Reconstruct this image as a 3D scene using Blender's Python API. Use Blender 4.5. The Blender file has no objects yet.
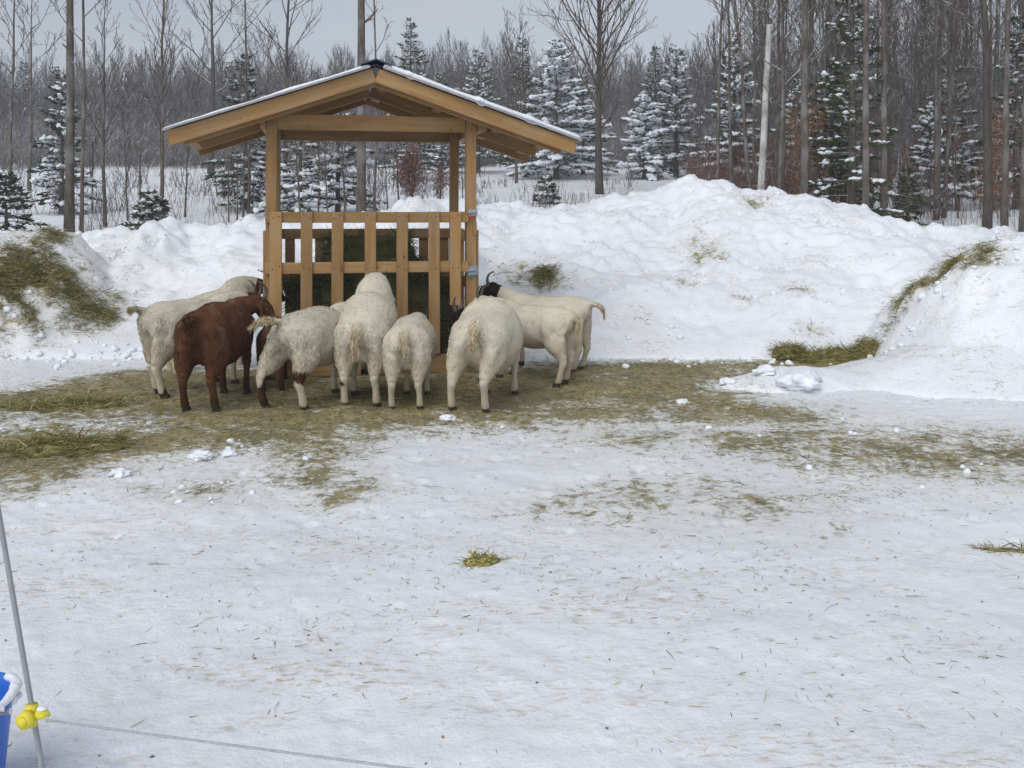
import bpy, math, random
import numpy as np
from mathutils import Vector, Matrix

scene = bpy.context.scene
R = math.radians
# ------------------------------------------------------------------ camera, sky, sun, exposure
F, HOR, CAMH = 950.0, 212.0, 1.45          # focal length in pixels, horizon row, eye height
cam = bpy.data.cameras.new('camera')
camo = bpy.data.objects.new('camera', cam)
scene.collection.objects.link(camo)
camo.location = (0, 0, CAMH)
camo.rotation_euler = (R(90), 0, 0)
cam.sensor_width = 36
cam.lens = 36 * F / 1024
cam.shift_y = -(384 - HOR) / 1024
cam.clip_start = 0.05
cam.clip_end = 3000
scene.camera = camo

SUN_EL, SUN_AZ = 48, 205                   # azimuth measured clockwise from +Y: behind the camera, to the left
w = bpy.data.worlds.new('World'); scene.world = w; w.use_nodes = True
nt = w.node_tree; nt.nodes.clear()
n_out = nt.nodes.new('ShaderNodeOutputWorld'); n_bg = nt.nodes.new('ShaderNodeBackground')
n_sky = nt.nodes.new('ShaderNodeTexSky'); n_sky.sky_type = 'NISHITA'; n_sky.sun_disc = False
n_sky.sun_elevation = R(SUN_EL); n_sky.sun_rotation = R(SUN_AZ)
n_bw = nt.nodes.new('ShaderNodeRGBToBW'); nt.links.new(n_sky.outputs[0], n_bw.inputs[0])
n_tc = nt.nodes.new('ShaderNodeTexCoord'); n_mp = nt.nodes.new('ShaderNodeMapping'); n_mp.inputs['Scale'].default_value = (1, 1, 3.2)
nt.links.new(n_tc.outputs['Generated'], n_mp.inputs[0])
n_no = nt.nodes.new('ShaderNodeTexNoise'); n_no.inputs['Scale'].default_value = 2.3; n_no.inputs['Detail'].default_value = 5
nt.links.new(n_mp.outputs[0], n_no.inputs['Vector'])
n_rmp = nt.nodes.new('ShaderNodeValToRGB')
n_rmp.color_ramp.elements[0].position = .3; n_rmp.color_ramp.elements[0].color = (.84, .91, 1.02, 1)
n_rmp.color_ramp.elements[1].position = .72; n_rmp.color_ramp.elements[1].color = (1.03, 1.07, 1.13, 1)
nt.links.new(n_no.outputs[0], n_rmp.inputs[0])
n_mul = nt.nodes.new('ShaderNodeMix'); n_mul.data_type = 'RGBA'; n_mul.blend_type = 'MULTIPLY'; n_mul.inputs[0].default_value = 1
nt.links.new(n_bw.outputs[0], n_mul.inputs[6]); nt.links.new(n_rmp.outputs[0], n_mul.inputs[7])
n_mix = nt.nodes.new('ShaderNodeMix'); n_mix.data_type = 'RGBA'; n_mix.inputs[0].default_value = .86   # cloud cover
nt.links.new(n_sky.outputs[0], n_mix.inputs[6]); nt.links.new(n_mul.outputs[2], n_mix.inputs[7])
n_sx = nt.nodes.new('ShaderNodeSeparateXYZ'); nt.links.new(n_tc.outputs['Generated'], n_sx.inputs[0])
n_ma = nt.nodes.new('ShaderNodeMath'); n_ma.operation = 'MULTIPLY_ADD'; n_ma.inputs[1].default_value = .30; n_ma.inputs[2].default_value = 1.40; n_ma.use_clamp = False
nt.links.new(n_sx.outputs[2], n_ma.inputs[0])                          # an overcast sky is brighter overhead than at the horizon
n_m2 = nt.nodes.new('ShaderNodeVectorMath'); n_m2.operation = 'SCALE'; nt.links.new(n_mix.outputs[2], n_m2.inputs[0]); nt.links.new(n_ma.outputs[0], n_m2.inputs['Scale'])
nt.links.new(n_m2.outputs[0], n_bg.inputs[0]); n_bg.inputs[1].default_value = .075
nt.links.new(n_bg.outputs[0], n_out.inputs[0])

sl = bpy.data.lights.new('sun', 'SUN'); sl.energy = 1.1; sl.angle = R(50); sl.color = (1, .97, .92)
so = bpy.data.objects.new('sun', sl); scene.collection.objects.link(so)
_d = Vector((math.sin(R(SUN_AZ)) * math.cos(R(SUN_EL)), math.cos(R(SUN_AZ)) * math.cos(R(SUN_EL)), math.sin(R(SUN_EL))))
so.rotation_euler = _d.to_track_quat('Z', 'Y').to_euler(); so.location = _d * 50

scene.view_settings.view_transform = 'Standard'; scene.view_settings.look = 'None'
scene.view_settings.gamma = 1; scene.view_settings.exposure = 0.74
scene.view_settings.use_curve_mapping = False
scene.render.engine = 'CYCLES'
scene.cycles.use_denoising = True
scene.cycles.max_bounces = 5; scene.cycles.diffuse_bounces = 3; scene.cycles.transparent_max_bounces = 4
scene.cycles.caustics_reflective = False; scene.cycles.caustics_refractive = False

rng = np.random.default_rng(7)
random.seed(7)
COL = scene.collection

# ------------------------------------------------------------------ noise
_perm = np.random.default_rng(1234).random(65536)
def _h(i, j, k):
    return _perm[(i * 73856093 ^ j * 19349663 ^ k * 83492791) & 65535]
def vnoise(x, y, z=0.0):
    x = np.asarray(x, float); y = np.asarray(y, float); z = np.zeros_like(x) + z
    i = np.floor(x).astype(np.int64); j = np.floor(y).astype(np.int64); k = np.floor(z).astype(np.int64)
    u = x - i; v = y - j; q = z - k
    u = u*u*(3-2*u); v = v*v*(3-2*v); q = q*q*(3-2*q)
    def L(a, b, t): return a + (b-a)*t
    return L(L(L(_h(i,j,k), _h(i+1,j,k), u), L(_h(i,j+1,k), _h(i+1,j+1,k), u), v),
             L(L(_h(i,j,k+1), _h(i+1,j,k+1), u), L(_h(i,j+1,k+1), _h(i+1,j+1,k+1), u), v), q)
def fbm(x, y, z=0.0, o=4):
    s = 0; a = .5; f = 1.0
    for n in range(o):
        s = s + a*vnoise(np.asarray(x)*f + 13.7*n, np.asarray(y)*f + 5.1*n, np.asarray(z)*f); a *= .5; f *= 2.03
    return s / (1 - .5**o)
def sstep(a, b, x):
    t = np.clip((np.asarray(x, float)-a)/(b-a), 0, 1); return t*t*(3-2*t)

# ------------------------------------------------------------------ terrain heights
_bx   = [-30, -12, -6.7, -5.5, -4.6, -3.4, -2.0, -1.4, 0.0, 1.2, 2.1, 2.5, 3.75, 4.3, 5.0, 6.0, 7.0, 10, 30]
_bz   = [1.0, 1.1, 1.12, 1.12, 1.27, 1.2, 1.35, 1.55, 1.52, 1.62, 1.72, 1.84, 1.82, 1.52, 1.36, 1.22, 1.05, .9, .9]
_btoe = [9.0, 9.2, 9.6, 9.6, 9.6, 9.4, 9.9, 9.9, 9.6, 9.3, 9.2, 9.2, 8.9, 8.6, 8.6, 8.6, 8.6, 8.6, 8.6]
_bcr  = [12.5, 12.5, 12.8, 13, 13, 13, 13.2, 13.2, 13.5, 13.8, 14, 14, 13.8, 13.2, 12.8, 12.4, 12.2, 12, 12]
def Hbase(x, y):
    x = np.asarray(x, float); y = np.asarray(y, float)
    b = .9*sstep(10, 15.5, y) + .084*np.maximum(y-15, 0)
    b = b + .35*(fbm(x*.12, y*.12, 3.3, 3)-.5)*sstep(14, 30, y) + 2.5*(fbm(x*.02, y*.02, 8.1, 2)-.5)*sstep(50, 120, y)
    b = b + (fbm(x*.8, y*.8, 1.2, 3)-.5)*.07 + (fbm(x*4, y*4, 2.2, 3)-.5)*.022 + (fbm(x*14, y*14, 6.2, 2)-.5)*.007*(y < 12)
    return b
_pr = np.random.default_rng(55); _np_ = 1500
_px = _pr.uniform(-6, 6, _np_); _py = 2.2+_pr.random(_np_)*7.2; _pd = _pr.uniform(.003, .013, _np_)*(.45+.55*(_py > 4.2)); _ps = _pr.uniform(.022, .045, _np_)
def prints(x, y):
    out = np.zeros_like(x)
    sh = x.shape; xf = x.ravel(); yf = y.ravel(); of = out.ravel()
    cell = {}
    ok = np.where((yf > 2) & (yf < 9.8) & (np.abs(xf) < 6.3))[0]; key = (np.floor(xf[ok]*2).astype(int)*1000+np.floor(yf[ok]*2).astype(int)); o = np.argsort(key); ks = key[o]
    for a, b, d, q in zip(_px, _py, _pd, _ps):
        for i in (int(math.floor((a-.12)*2)), int(math.floor((a+.12)*2))) if math.floor((a-.12)*2) != math.floor((a+.12)*2) else (int(math.floor(a*2)),):
            for j in (int(math.floor((b-.12)*2)), int(math.floor((b+.12)*2))) if math.floor((b-.12)*2) != math.floor((b+.12)*2) else (int(math.floor(b*2)),):
                k = i*1000+j; l, h_ = np.searchsorted(ks, k), np.searchsorted(ks, k+1)
                if h_ > l:
                    ii = ok[o[l:h_]]; r2 = ((xf[ii]-a)**2+(yf[ii]-b)**2)/(q*q); of[ii] += -d*np.exp(-r2**1.5)+d*.35*np.exp(-(np.sqrt(r2)-1.45)**2*5)
    return of.reshape(sh)
def Hbank(x, y):
    x = np.asarray(x, float); y = np.asarray(y, float)
    wob = (fbm(x*.9, y*.4, 7, 3)-.5)
    zc = np.interp(x, _bx, _bz) + .10*(vnoise(x*1.7, 0*x, 5)-.5) + .07*(vnoise(x*4.5, y*2, 15)-.5)
    toe = np.interp(x, _bx, _btoe) + wob*.5; cr = np.interp(x, _bx, _bcr)
    s = (y-toe)/(cr-toe)
    prof = np.clip(s, 0, 1)
    prof = .55*np.power(prof, .75) + .45*sstep(0, 1, s)
    b = np.where(y < cr, zc*prof, zc - np.minimum((y-cr)*.16, .14) )
    back = Hbase(x, y)
    b = np.where(y > cr, np.maximum(b - (y-cr-1)*.12*(y > cr+1), -5), b)
    b = b - .03*(s < 0)
    def mound(cx, cy, rx, ry, h, p=2.2):
        wx = x + .35*(fbm(x*1.1, y*1.1, 21, 3)-.5); wy = y + .35*(fbm(x*1.1, y*1.1, 31, 3)-.5)
        r = np.sqrt(((wx-cx)/rx)**2 + ((wy-cy)/ry)**2)
        return h*np.clip(1-np.power(np.clip(r, 0, 1), p), 0, 1) - .05*(r >= 1)
    b = np.maximum(b, mound(5.55, 9.0, 2.1, 1.9, 1.16, 4.0))
    b = np.maximum(b, mound(4.6, 8.2, 1.9, 1.1, .38, 1.6))
    b = np.maximum(b, mound(2.5, 7.95, .85, .45, .17, 1.5))
    b = np.maximum(b, mound(-5.75, 10.9, 1.65, 1.6, 1.22, 2.0))
    cl = vnoise(x*5.2+.6*fbm(x*3, y*3, 2, 2), y*5.2, 77); lump = (fbm(x*1.5, y*1.5, 11, 4)-.5)*.36 + (1-np.abs(2*fbm(x*3.6, y*3.6, 17, 3)-1))*.09 - .05 + sstep(.55, .8, cl)*.07*sstep(.4, .6, fbm(x*.9, y*.9, 40, 2)) + (fbm(x*11, y*11, 27, 3)-.5)*.085
    return b + lump*np.clip(b*1.6, 0, 1)
def H(x, y):
    return np.maximum(Hbase(x, y), Hbank(x, y))
def h1(x, y): return float(H(np.array([x]), np.array([y]))[0])
def gpx(px, py):                            # level-ground point seen at a pixel
    Y = F*CAMH/(py-HOR); return ((px-512)/F*Y, Y)
def cast(px, py, y0=2.0, y1=80):            # terrain points seen at pixels
    px = np.asarray(px, float); py = np.asarray(py, float)
    ys = np.geomspace(y0, y1, 500)[None, :]
    X = (px[:, None]-512)/F*ys; Z = CAMH-(py[:, None]-HOR)/F*ys
    below = Z <= H(X, np.broadcast_to(ys, X.shape))
    k = np.argmax(below, axis=1)
    y = ys[0][k]; x = (px-512)/F*y
    return x, y, H(x, y), below.any(axis=1)

def inpoly(poly, x, y):                      # signed distance, >0 inside
    P = np.array(poly, float); n = len(P)
    ins = np.zeros(x.shape, bool); d = np.full(x.shape, 1e9)
    for i in range(n):
        ax, ay = P[i]; bx, by = P[(i+1) % n]
        c = ((ay > y) != (by > y)) & (x < (bx-ax)*(y-ay)/((by-ay) if by != ay else 1e-9)+ax)
        ins ^= c
        ex, ey = bx-ax, by-ay
        t = np.clip(((x-ax)*ex+(y-ay)*ey)/(ex*ex+ey*ey+1e-12), 0, 1)
        d = np.minimum(d, np.hypot(x-ax-t*ex, y-ay-t*ey))
    return np.where(ins, d, -d)
def gpoly(pts): return [gpx(*p) for p in pts]
HAY1 = gpoly([(-120, 500), (0, 488), (60, 478), (120, 466), (200, 456), (250, 448), (310, 462), (345, 470), (330, 447), (400, 432), (520, 428), (640, 424), (760, 428), (830, 425), (850, 412), (740, 398), (720, 384), (760, 377), (880, 372), (880, 360), (700, 362), (590, 363), (480, 366), (300, 368), (140, 369), (60, 380), (0, 392), (-120, 400)])
HAY2 = gpoly([(560, 426), (760, 425), (900, 432), (1150, 440), (1150, 485), (900, 478), (760, 462), (600, 446)])
HAY3 = gpoly([(560, 505), (620, 482), (700, 488), (800, 500), (760, 525), (640, 520)])
HAY4 = gpoly([(270, 450), (330, 455), (380, 490), (330, 500), (290, 480)])
HAY5 = gpoly([(150, 485), (240, 480), (250, 500), (170, 505)])
def haymask(x, y):
    def f(poly, soft, top): return np.clip(.5 + inpoly(poly, x, y)/(soft*1.35), 0, 1)*top
    m = f(HAY1, .55, 1.0)
    for poly, soft, top in ((HAY2, .9, .80), (HAY3, .8, .80), (HAY4, .4, .95), (HAY5, .35, .72)): m = np.maximum(m, f(poly, soft, top))
    # the trampled lane of snow that runs into the hay, left
    m = m - .55*np.exp(-((x+3.5)/1.4)**2 - ((y-6.45)/.45)**2)
    m = m - .30*np.exp(-((x-.9)/1.2)**2 - ((y-7.0)/.35)**2)
    return m

# ------------------------------------------------------------------ mesh helpers
def make_mesh(name, V, faces_list, smooth=True, mat=None, attrs=None):
    """faces_list: list of int arrays (n,k). attrs: dict name->(kind, array per vertex)"""
    me = bpy.data.meshes.new(name)
    V = np.asarray(V, np.float32)
    fl = [np.asarray(f, np.int32) for f in faces_list if len(f)]
    loops = np.concatenate([f.ravel() for f in fl]); tot = np.concatenate([np.full(len(f), f.shape[1], np.int32) for f in fl])
    start = np.concatenate([[0], np.cumsum(tot)[:-1]]).astype(np.int32)
    me.vertices.add(len(V)); me.vertices.foreach_set('co', V.ravel())
    me.loops.add(len(loops)); me.loops.foreach_set('vertex_index', loops)
    me.polygons.add(len(tot)); me.polygons.foreach_set('loop_start', start); me.polygons.foreach_set('loop_total', tot)
    me.polygons.foreach_set('use_smooth', np.full(len(tot), bool(smooth)))
    me.update(calc_edges=True)
    if attrs:
        for k, (kind, a) in attrs.items():
            at = me.attributes.new(k, kind, 'POINT')
            at.data.foreach_set('color' if kind == 'FLOAT_COLOR' else 'value', np.asarray(a, np.float32).ravel())
    if mat: me.materials.append(mat)
    return me
def tag(o, label=None, cat=None, group=None, kind=None):
    if label: o['label'] = label
    if cat: o['category'] = cat
    if group: o['group'] = group
    if kind: o['kind'] = kind
    return o
def link(name, me, parent=None):
    o = bpy.data.objects.new(name, me); COL.objects.link(o)
    if parent: o.parent = parent
    return o
def empty(name, loc, rz=0.0):
    o = bpy.data.objects.new(name, None); COL.objects.link(o); o.location = loc; o.rotation_euler = (0, 0, rz); o.empty_display_size = .2
    return o
class Geo:
    def __init__(s): s.V = []; s.F = {}; s.n = 0; s.C = []
    def add(s, V, F, col=None):
        V = np.asarray(V, float); F = np.asarray(F, np.int64)
        s.V.append(V); s.F.setdefault(F.shape[1], []).append(F + s.n); s.n += len(V)
        if col is not None: s.C.append(np.broadcast_to(np.asarray(col, float), (len(V), 4)) if np.ndim(col) == 1 else col)
    def mesh(s, name, mat, smooth=True, attrs=None):
        a = dict(attrs or {})
        if s.C: a['Col'] = ('FLOAT_COLOR', np.concatenate(s.C))
        return make_mesh(name, np.concatenate(s.V), [np.concatenate(f) for f in s.F.values()], smooth, mat, a)
def tube(g, P, rad, sides=5, ell=None, col=None, cap=True, up=(0, 0, 1)):
    P = np.asarray(P, float); n = len(P)
    rad = np.broadcast_to(np.asarray(rad, float), (n,)) if np.ndim(rad) < 2 else np.asarray(rad, float)
    T = np.gradient(P, axis=0); T /= np.linalg.norm(T, axis=1)[:, None] + 1e-12
    up = np.array(up, float)
    A = np.cross(T, up)
    bad = np.linalg.norm(A, axis=1) < .15
    if bad.any(): A[bad] = np.cross(T[bad], np.array([1., 0.03, 0]))
    A /= np.linalg.norm(A, axis=1)[:, None]; B = np.cross(A, T)
    th = np.arange(sides)/sides*2*math.pi
    if rad.ndim == 2: ra, rb = rad[:, 0], rad[:, 1]
    else: ra = rb = rad
    V = P[:, None, :] + A[:, None, :]*(np.cos(th)[None, :, None]*ra[:, None, None]) + B[:, None, :]*(np.sin(th)[None, :, None]*rb[:, None, None])
    V = V.reshape(-1, 3)
    i = np.arange(n-1)[:, None]*sides; j = np.arange(sides)[None, :]; j2 = (j+1) % sides
    Fq = np.stack([i+j, i+j2, i+sides+j2, i+sides+j], -1).reshape(-1, 4)
    c = None
    if col is not None: c = np.broadcast_to(np.asarray(col, float), (len(V), 4))
    g.add(V, Fq, c)
    if cap and sides > 3:
        base = g.n-len(V)
        g.F.setdefault(sides, []).append(np.array([[base+k for k in range(sides)][::-1], [base+(n-1)*sides+k for k in range(sides)]]))
_ico_v = None
def ico(sub=1):
    t = (1+5**.5)/2
    v = np.array([(-1,t,0),(1,t,0),(-1,-t,0),(1,-t,0),(0,-1,t),(0,1,t),(0,-1,-t),(0,1,-t),(t,0,-1),(t,0,1),(-t,0,-1),(-t,0,1)], float)
    f = [(0,11,5),(0,5,1),(0,1,7),(0,7,10),(0,10,11),(1,5,9),(5,11,4),(11,10,2),(10,7,6),(7,1,8),(3,9,4),(3,4,2),(3,2,6),(3,6,8),(3,8,9),(4,9,5),(2,4,11),(6,2,10),(8,6,7),(9,8,1)]
    v /= np.linalg.norm(v, axis=1)[:, None]
    for _ in range(sub):
        vs = [tuple(a) for a in v]; m = {}; nf = []
        def mid(a, b):
            k = (min(a, b), max(a, b))
            if k not in m:
                p = (np.array(vs[a])+np.array(vs[b]))/2; p /= np.linalg.norm(p); m[k] = len(vs); vs.append(tuple(p))
            return m[k]
        for a, b, c in f:
            x, y, z = mid(a, b), mid(b, c), mid(c, a); nf += [(a, x, z), (b, y, x), (c, z, y), (x, y, z)]
        v = np.array(vs); f = nf
    return v, np.array(f)
ICO0, ICO1, ICO2, ICO3 = ico(0), ico(1), ico(2), ico(3)
def blob(g, c, r, rot=None, amp=.25, ic=None, col=None, seed=0.0, freq=1.3):
    v, f = ic or ICO1
    v = v*(1+amp*2*(fbm(v[:, 0]*freq+seed*7.3, v[:, 1]*freq+seed*3.1, v[:, 2]*freq+seed, 2)-.5))[:, None]
    v = v*np.asarray(r, float)
    if rot is not None: v = v @ np.asarray(rot).T
    g.add(v+np.asarray(c, float), f, col)
def rotz(a): c, s = math.cos(a), math.sin(a); return np.array([[c, -s, 0], [s, c, 0], [0, 0, 1]])
def strands(g, P, D, L, W, cols, bend=.3):
    """many thin 2-segment blades. P,D (n,3), L,W (n,), cols (n,4)"""
    n = len(P); rnd = rng.normal(size=(n, 3))
    S = np.cross(D, rnd); S /= np.linalg.norm(S, axis=1)[:, None] + 1e-9
    U = np.cross(S, D)
    mid = P + D*(L*.5)[:, None] + U*(L*bend*.25)[:, None]
    tip = P + D*L[:, None] - U*(L*bend*.1)[:, None]
    w = (W*.5)[:, None]
    V = np.stack([P-S*w, P+S*w, mid+S*w*.9, mid-S*w*.9, tip], 1).reshape(-1, 3)
    b = np.arange(n)*5
    g.add(V, np.stack([b, b+1, b+2, b+3], 1), np.repeat(cols, 5, 0))
    g.F.setdefault(3, []).append(np.stack([b+3, b+2, b+4], 1) + g.n-len(V))

# ------------------------------------------------------------------ materials
def mat(name, rough=.8, spec=.2):
    m = bpy.data.materials.new(name); m.use_nodes = True; n = m.node_tree; b = n.nodes['Principled BSDF']
    b.inputs['Roughness'].default_value = rough; b.inputs['Specular IOR Level'].default_value = spec
    return m, n, b
def N(n, t, **k):
    x = n.nodes.new(t)
    for a, v in k.items():
        if a in x.inputs: x.inputs[a].default_value = v
        else: setattr(x, a, v)
    return x
def ramp(n, src, stops):
    r = n.nodes.new('ShaderNodeValToRGB'); e = r.color_ramp.elements
    while len(e) < len(stops): e.new(.5)
    for q, (p, c) in zip(e, stops): q.position = p; q.color = (*c, 1) if len(c) == 3 else c
    n.links.new(src, r.inputs[0]); return r.outputs[0]
def noise(n, scale, detail=4, vec=None, rough=.55):
    x = N(n, 'ShaderNodeTexNoise', Scale=scale, Detail=detail, Roughness=rough)
    if vec is not None: n.links.new(vec, x.inputs['Vector'])
    return x.outputs[0]
def mixc(n, fac, a, b, mode='MIX'):
    x = n.nodes.new('ShaderNodeMix'); x.data_type = 'RGBA'; x.blend_type = mode
    for s, i in ((fac, 0), (a, 6), (b, 7)):
        if hasattr(s, 'links'): n.links.new(s, x.inputs[i])
        elif i == 0: x.inputs[0].default_value = s
        else: x.inputs[i].default_value = (*s, 1)
    return x.outputs[2]
def math_(n, op, a, b=None, c=None, clamp=False):
    x = n.nodes.new('ShaderNodeMath'); x.operation = op; x.use_clamp = clamp
    for i, s in enumerate((a, b, c)):
        if s is None: continue
        if hasattr(s, 'links'): n.links.new(s, x.inputs[i])
        else: x.inputs[i].default_value = s
    return x.outputs[0]
def bump(n, b, h, strength=.4, dist=.02):
    x = N(n, 'ShaderNodeBump', Strength=strength, Distance=dist); n.links.new(h, x.inputs['Height']); n.links.new(x.outputs[0], b.inputs['Normal'])
def objco(n): return n.nodes.new('ShaderNodeTexCoord').outputs['Object']

def snow_mat(name, hay=False, dirty=.0):
    m, n, b = mat(name, .62, .25)
    co = objco(n)
    n1 = noise(n, .55, 5, co); n2 = noise(n, 4.5, 5, co)
    c = ramp(n, n1, [(.3, (.73, .755, .80)), (.62, (.83, .85, .885))])
    c = mixc(n, math_(n, 'MULTIPLY', ramp(n, n2, [(.45, (0, 0, 0)), (.75, (1, 1, 1))]), .22), c, (.66, .68, .72))
    # small scattered chaff and dirt flecks
    sp = noise(n, 55, 3, co, .7); area = noise(n, 1.3, 4, co)
    fl = math_(n, 'MULTIPLY', ramp(n, sp, [(.64, (0, 0, 0)), (.74, (1, 1, 1))]), ramp(n, area, [(.36, (0, 0, 0)), (.60, (.8, .8, .8))]))
    c = mixc(n, fl, c, (.36, .31, .22))
    mps = N(n, 'ShaderNodeMapping'); mps.inputs['Scale'].default_value = (.55, 1.5, 1); n.links.new(co, mps.inputs[0])
    stf = ramp(n, noise(n, 1.5, 6, mps.outputs[0], .62), [(.42, (0, 0, 0)), (.66, (1, 1, 1))]); spk = ramp(n, noise(n, 34, 4, mps.outputs[0], .75), [(.5, (0, 0, 0)), (.66, (1, 1, 1))])
    c = mixc(n, math_(n, 'MULTIPLY', math_(n, 'MULTIPLY', stf, spk), .8), c, (.46, .36, .20))
    if hay:
        at = N(n, 'ShaderNodeAttribute', attribute_name='hay').outputs['Fac']
        big = noise(n, 1.7, 5, co); fine = noise(n, 22, 6, co, .75); mid = noise(n, 7, 5, co, .6)
        v = math_(n, 'ADD', at, math_(n, 'MULTIPLY', math_(n, 'SUBTRACT', big, .5), 1.3))
        v = math_(n, 'ADD', v, math_(n, 'MULTIPLY', math_(n, 'SUBTRACT', mid, .5), 1.5))
        v = math_(n, 'ADD', v, math_(n, 'MULTIPLY', math_(n, 'SUBTRACT', fine, .5), 2.0))
        k = ramp(n, v, [(.40, (0, 0, 0)), (.78, (.92, .92, .92))])
        hc = ramp(n, noise(n, 30, 6, co, .8), [(.3, (.07, .055, .02)), (.43, (.19, .15, .055)), (.56, (.32, .26, .11)), (.7, (.55, .46, .24))])
        hc = mixc(n, ramp(n, noise(n, 2.2, 4, co), [(.4, (0, 0, 0)), (.6, (1, 1, 1))]), hc, mixc(n, .5, hc, (.10, .09, .03)))
        # dirty, stained slush round the hay
        st = ramp(n, at, [(.0, (0, 0, 0)), (.5, (.55, .55, .55))])
        c = mixc(n, st, c, mixc(n, mid, (.56, .54, .47), (.78, .78, .77)))
        c = mixc(n, k, c, hc)
    n.links.new(c, b.inputs['Base Color'])
    hb = math_(n, 'ADD', noise(n, 9, 7, co, .65), math_(n, 'MULTIPLY', noise(n, 60, 4, co, .6), .35))
    bump(n, b, hb, .42, .025)
    return m
M = {}
M['ground'] = snow_mat('trampled snow with hay', True)
M['bank'] = snow_mat('ploughed snow', True)
def simple_snow():
    m, n, b = mat('fresh snow', .6, .25); co = objco(n)
    n.links.new(ramp(n, noise(n, 3, 4, co), [(.3, (.76, .79, .85)), (.7, (.86, .88, .92))]), b.inputs['Base Color'])
    bump(n, b, noise(n, 30, 5, co), .5, .02); return m
M['snow'] = simple_snow()
def col_mat(name, rough=.8, spec=.15, bumps=None, mul=None):
    m, n, b = mat(name, rough, spec)
    a = N(n, 'ShaderNodeAttribute', attribute_name='Col').outputs['Color']
    if mul: a = mixc(n, 1, a, ramp(n, noise(n, mul, 4, objco(n)), [(.3, (.93, .92, .90)), (.7, (1.04, 1.04, 1.04))]), 'MULTIPLY')
    n.links.new(a, b.inputs['Base Color'])
    if bumps: bump(n, b, noise(n, bumps, 4, objco(n)), .5, .01)
    return m
M['hay'] = col_mat('dry hay', .75)
M['coat'] = col_mat('goat coat', .9, .05, None, 26)
_n = M['coat'].node_tree; _mp = N(_n, 'ShaderNodeMapping'); _mp.inputs['Scale'].default_value = (.6, 1.6, .35); _n.links.new(objco(_n), _mp.inputs[0]); bump(_n, _n.nodes['Principled BSDF'], noise(_n, 42, 5, _mp.outputs[0], .7), .12, .01)
M['leaf'] = col_mat('leaves and needles', .7, .2)
def bark_mat(name, dark, light, snow=.0, scale=6, patches=None):
    m, n, b = mat(name, .9, .1); co = objco(n)
    mp = N(n, 'ShaderNodeMapping'); mp.inputs['Scale'].default_value = (1, 1, .22); n.links.new(co, mp.inputs[0])
    c = ramp(n, noise(n, scale*3, 5, mp.outputs[0], .7), [(.32, dark), (.68, light)])
    if patches:
        c = mixc(n, ramp(n, noise(n, 1.6, 3, co), [(.50, (0, 0, 0)), (.6, (.75, .75, .75))]), c, patches)
    if snow > 0:
        g = N(n, 'ShaderNodeNewGeometry'); s = N(n, 'ShaderNodeSeparateXYZ'); n.links.new(g.outputs['Normal'], s.inputs[0])
        k = math_(n, 'ADD', s.outputs['Z'], math_(n, 'MULTIPLY', math_(n, 'SUBTRACT', noise(n, 5, 3, co), .5), 1.4))
        k = ramp(n, k, [(.62-snow*.5, (0, 0, 0)), (.82-snow*.4, (1, 1, 1))])
        c = mixc(n, k, c, (.78, .81, .86))
    n.links.new(c, b.inputs['Base Color'])
    bump(n, b, noise(n, scale*4, 5, mp.outputs[0], .7), .6, .02); return m
M['bark'] = bark_mat('grey brown bark', (.060, .048, .040), (.18, .155, .13), .12, 6, (.24, .235, .225))
M['twig'] = bark_mat('thin branch bark', (.080, .060, .050), (.175, .14, .12), .22)
M['twig_far'] = bark_mat('far branch bark', (.085, .07, .07), (.17, .15, .15), .38)
M['frost'] = bark_mat('snow laden twigs', (.12, .10, .095), (.24, .215, .21), .72)
M['twig_red'] = bark_mat('reddish twig bark', (.12, .062, .042), (.22, .12, .085), .12)
M['birch'] = bark_mat('white birch bark', (.42, .41, .39), (.68, .67, .65), .0, 3, (.22, .2, .18))
M['bark_snowy'] = bark_mat('bark with clinging snow', (.05, .042, .037), (.13, .115, .10), .52)

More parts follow.
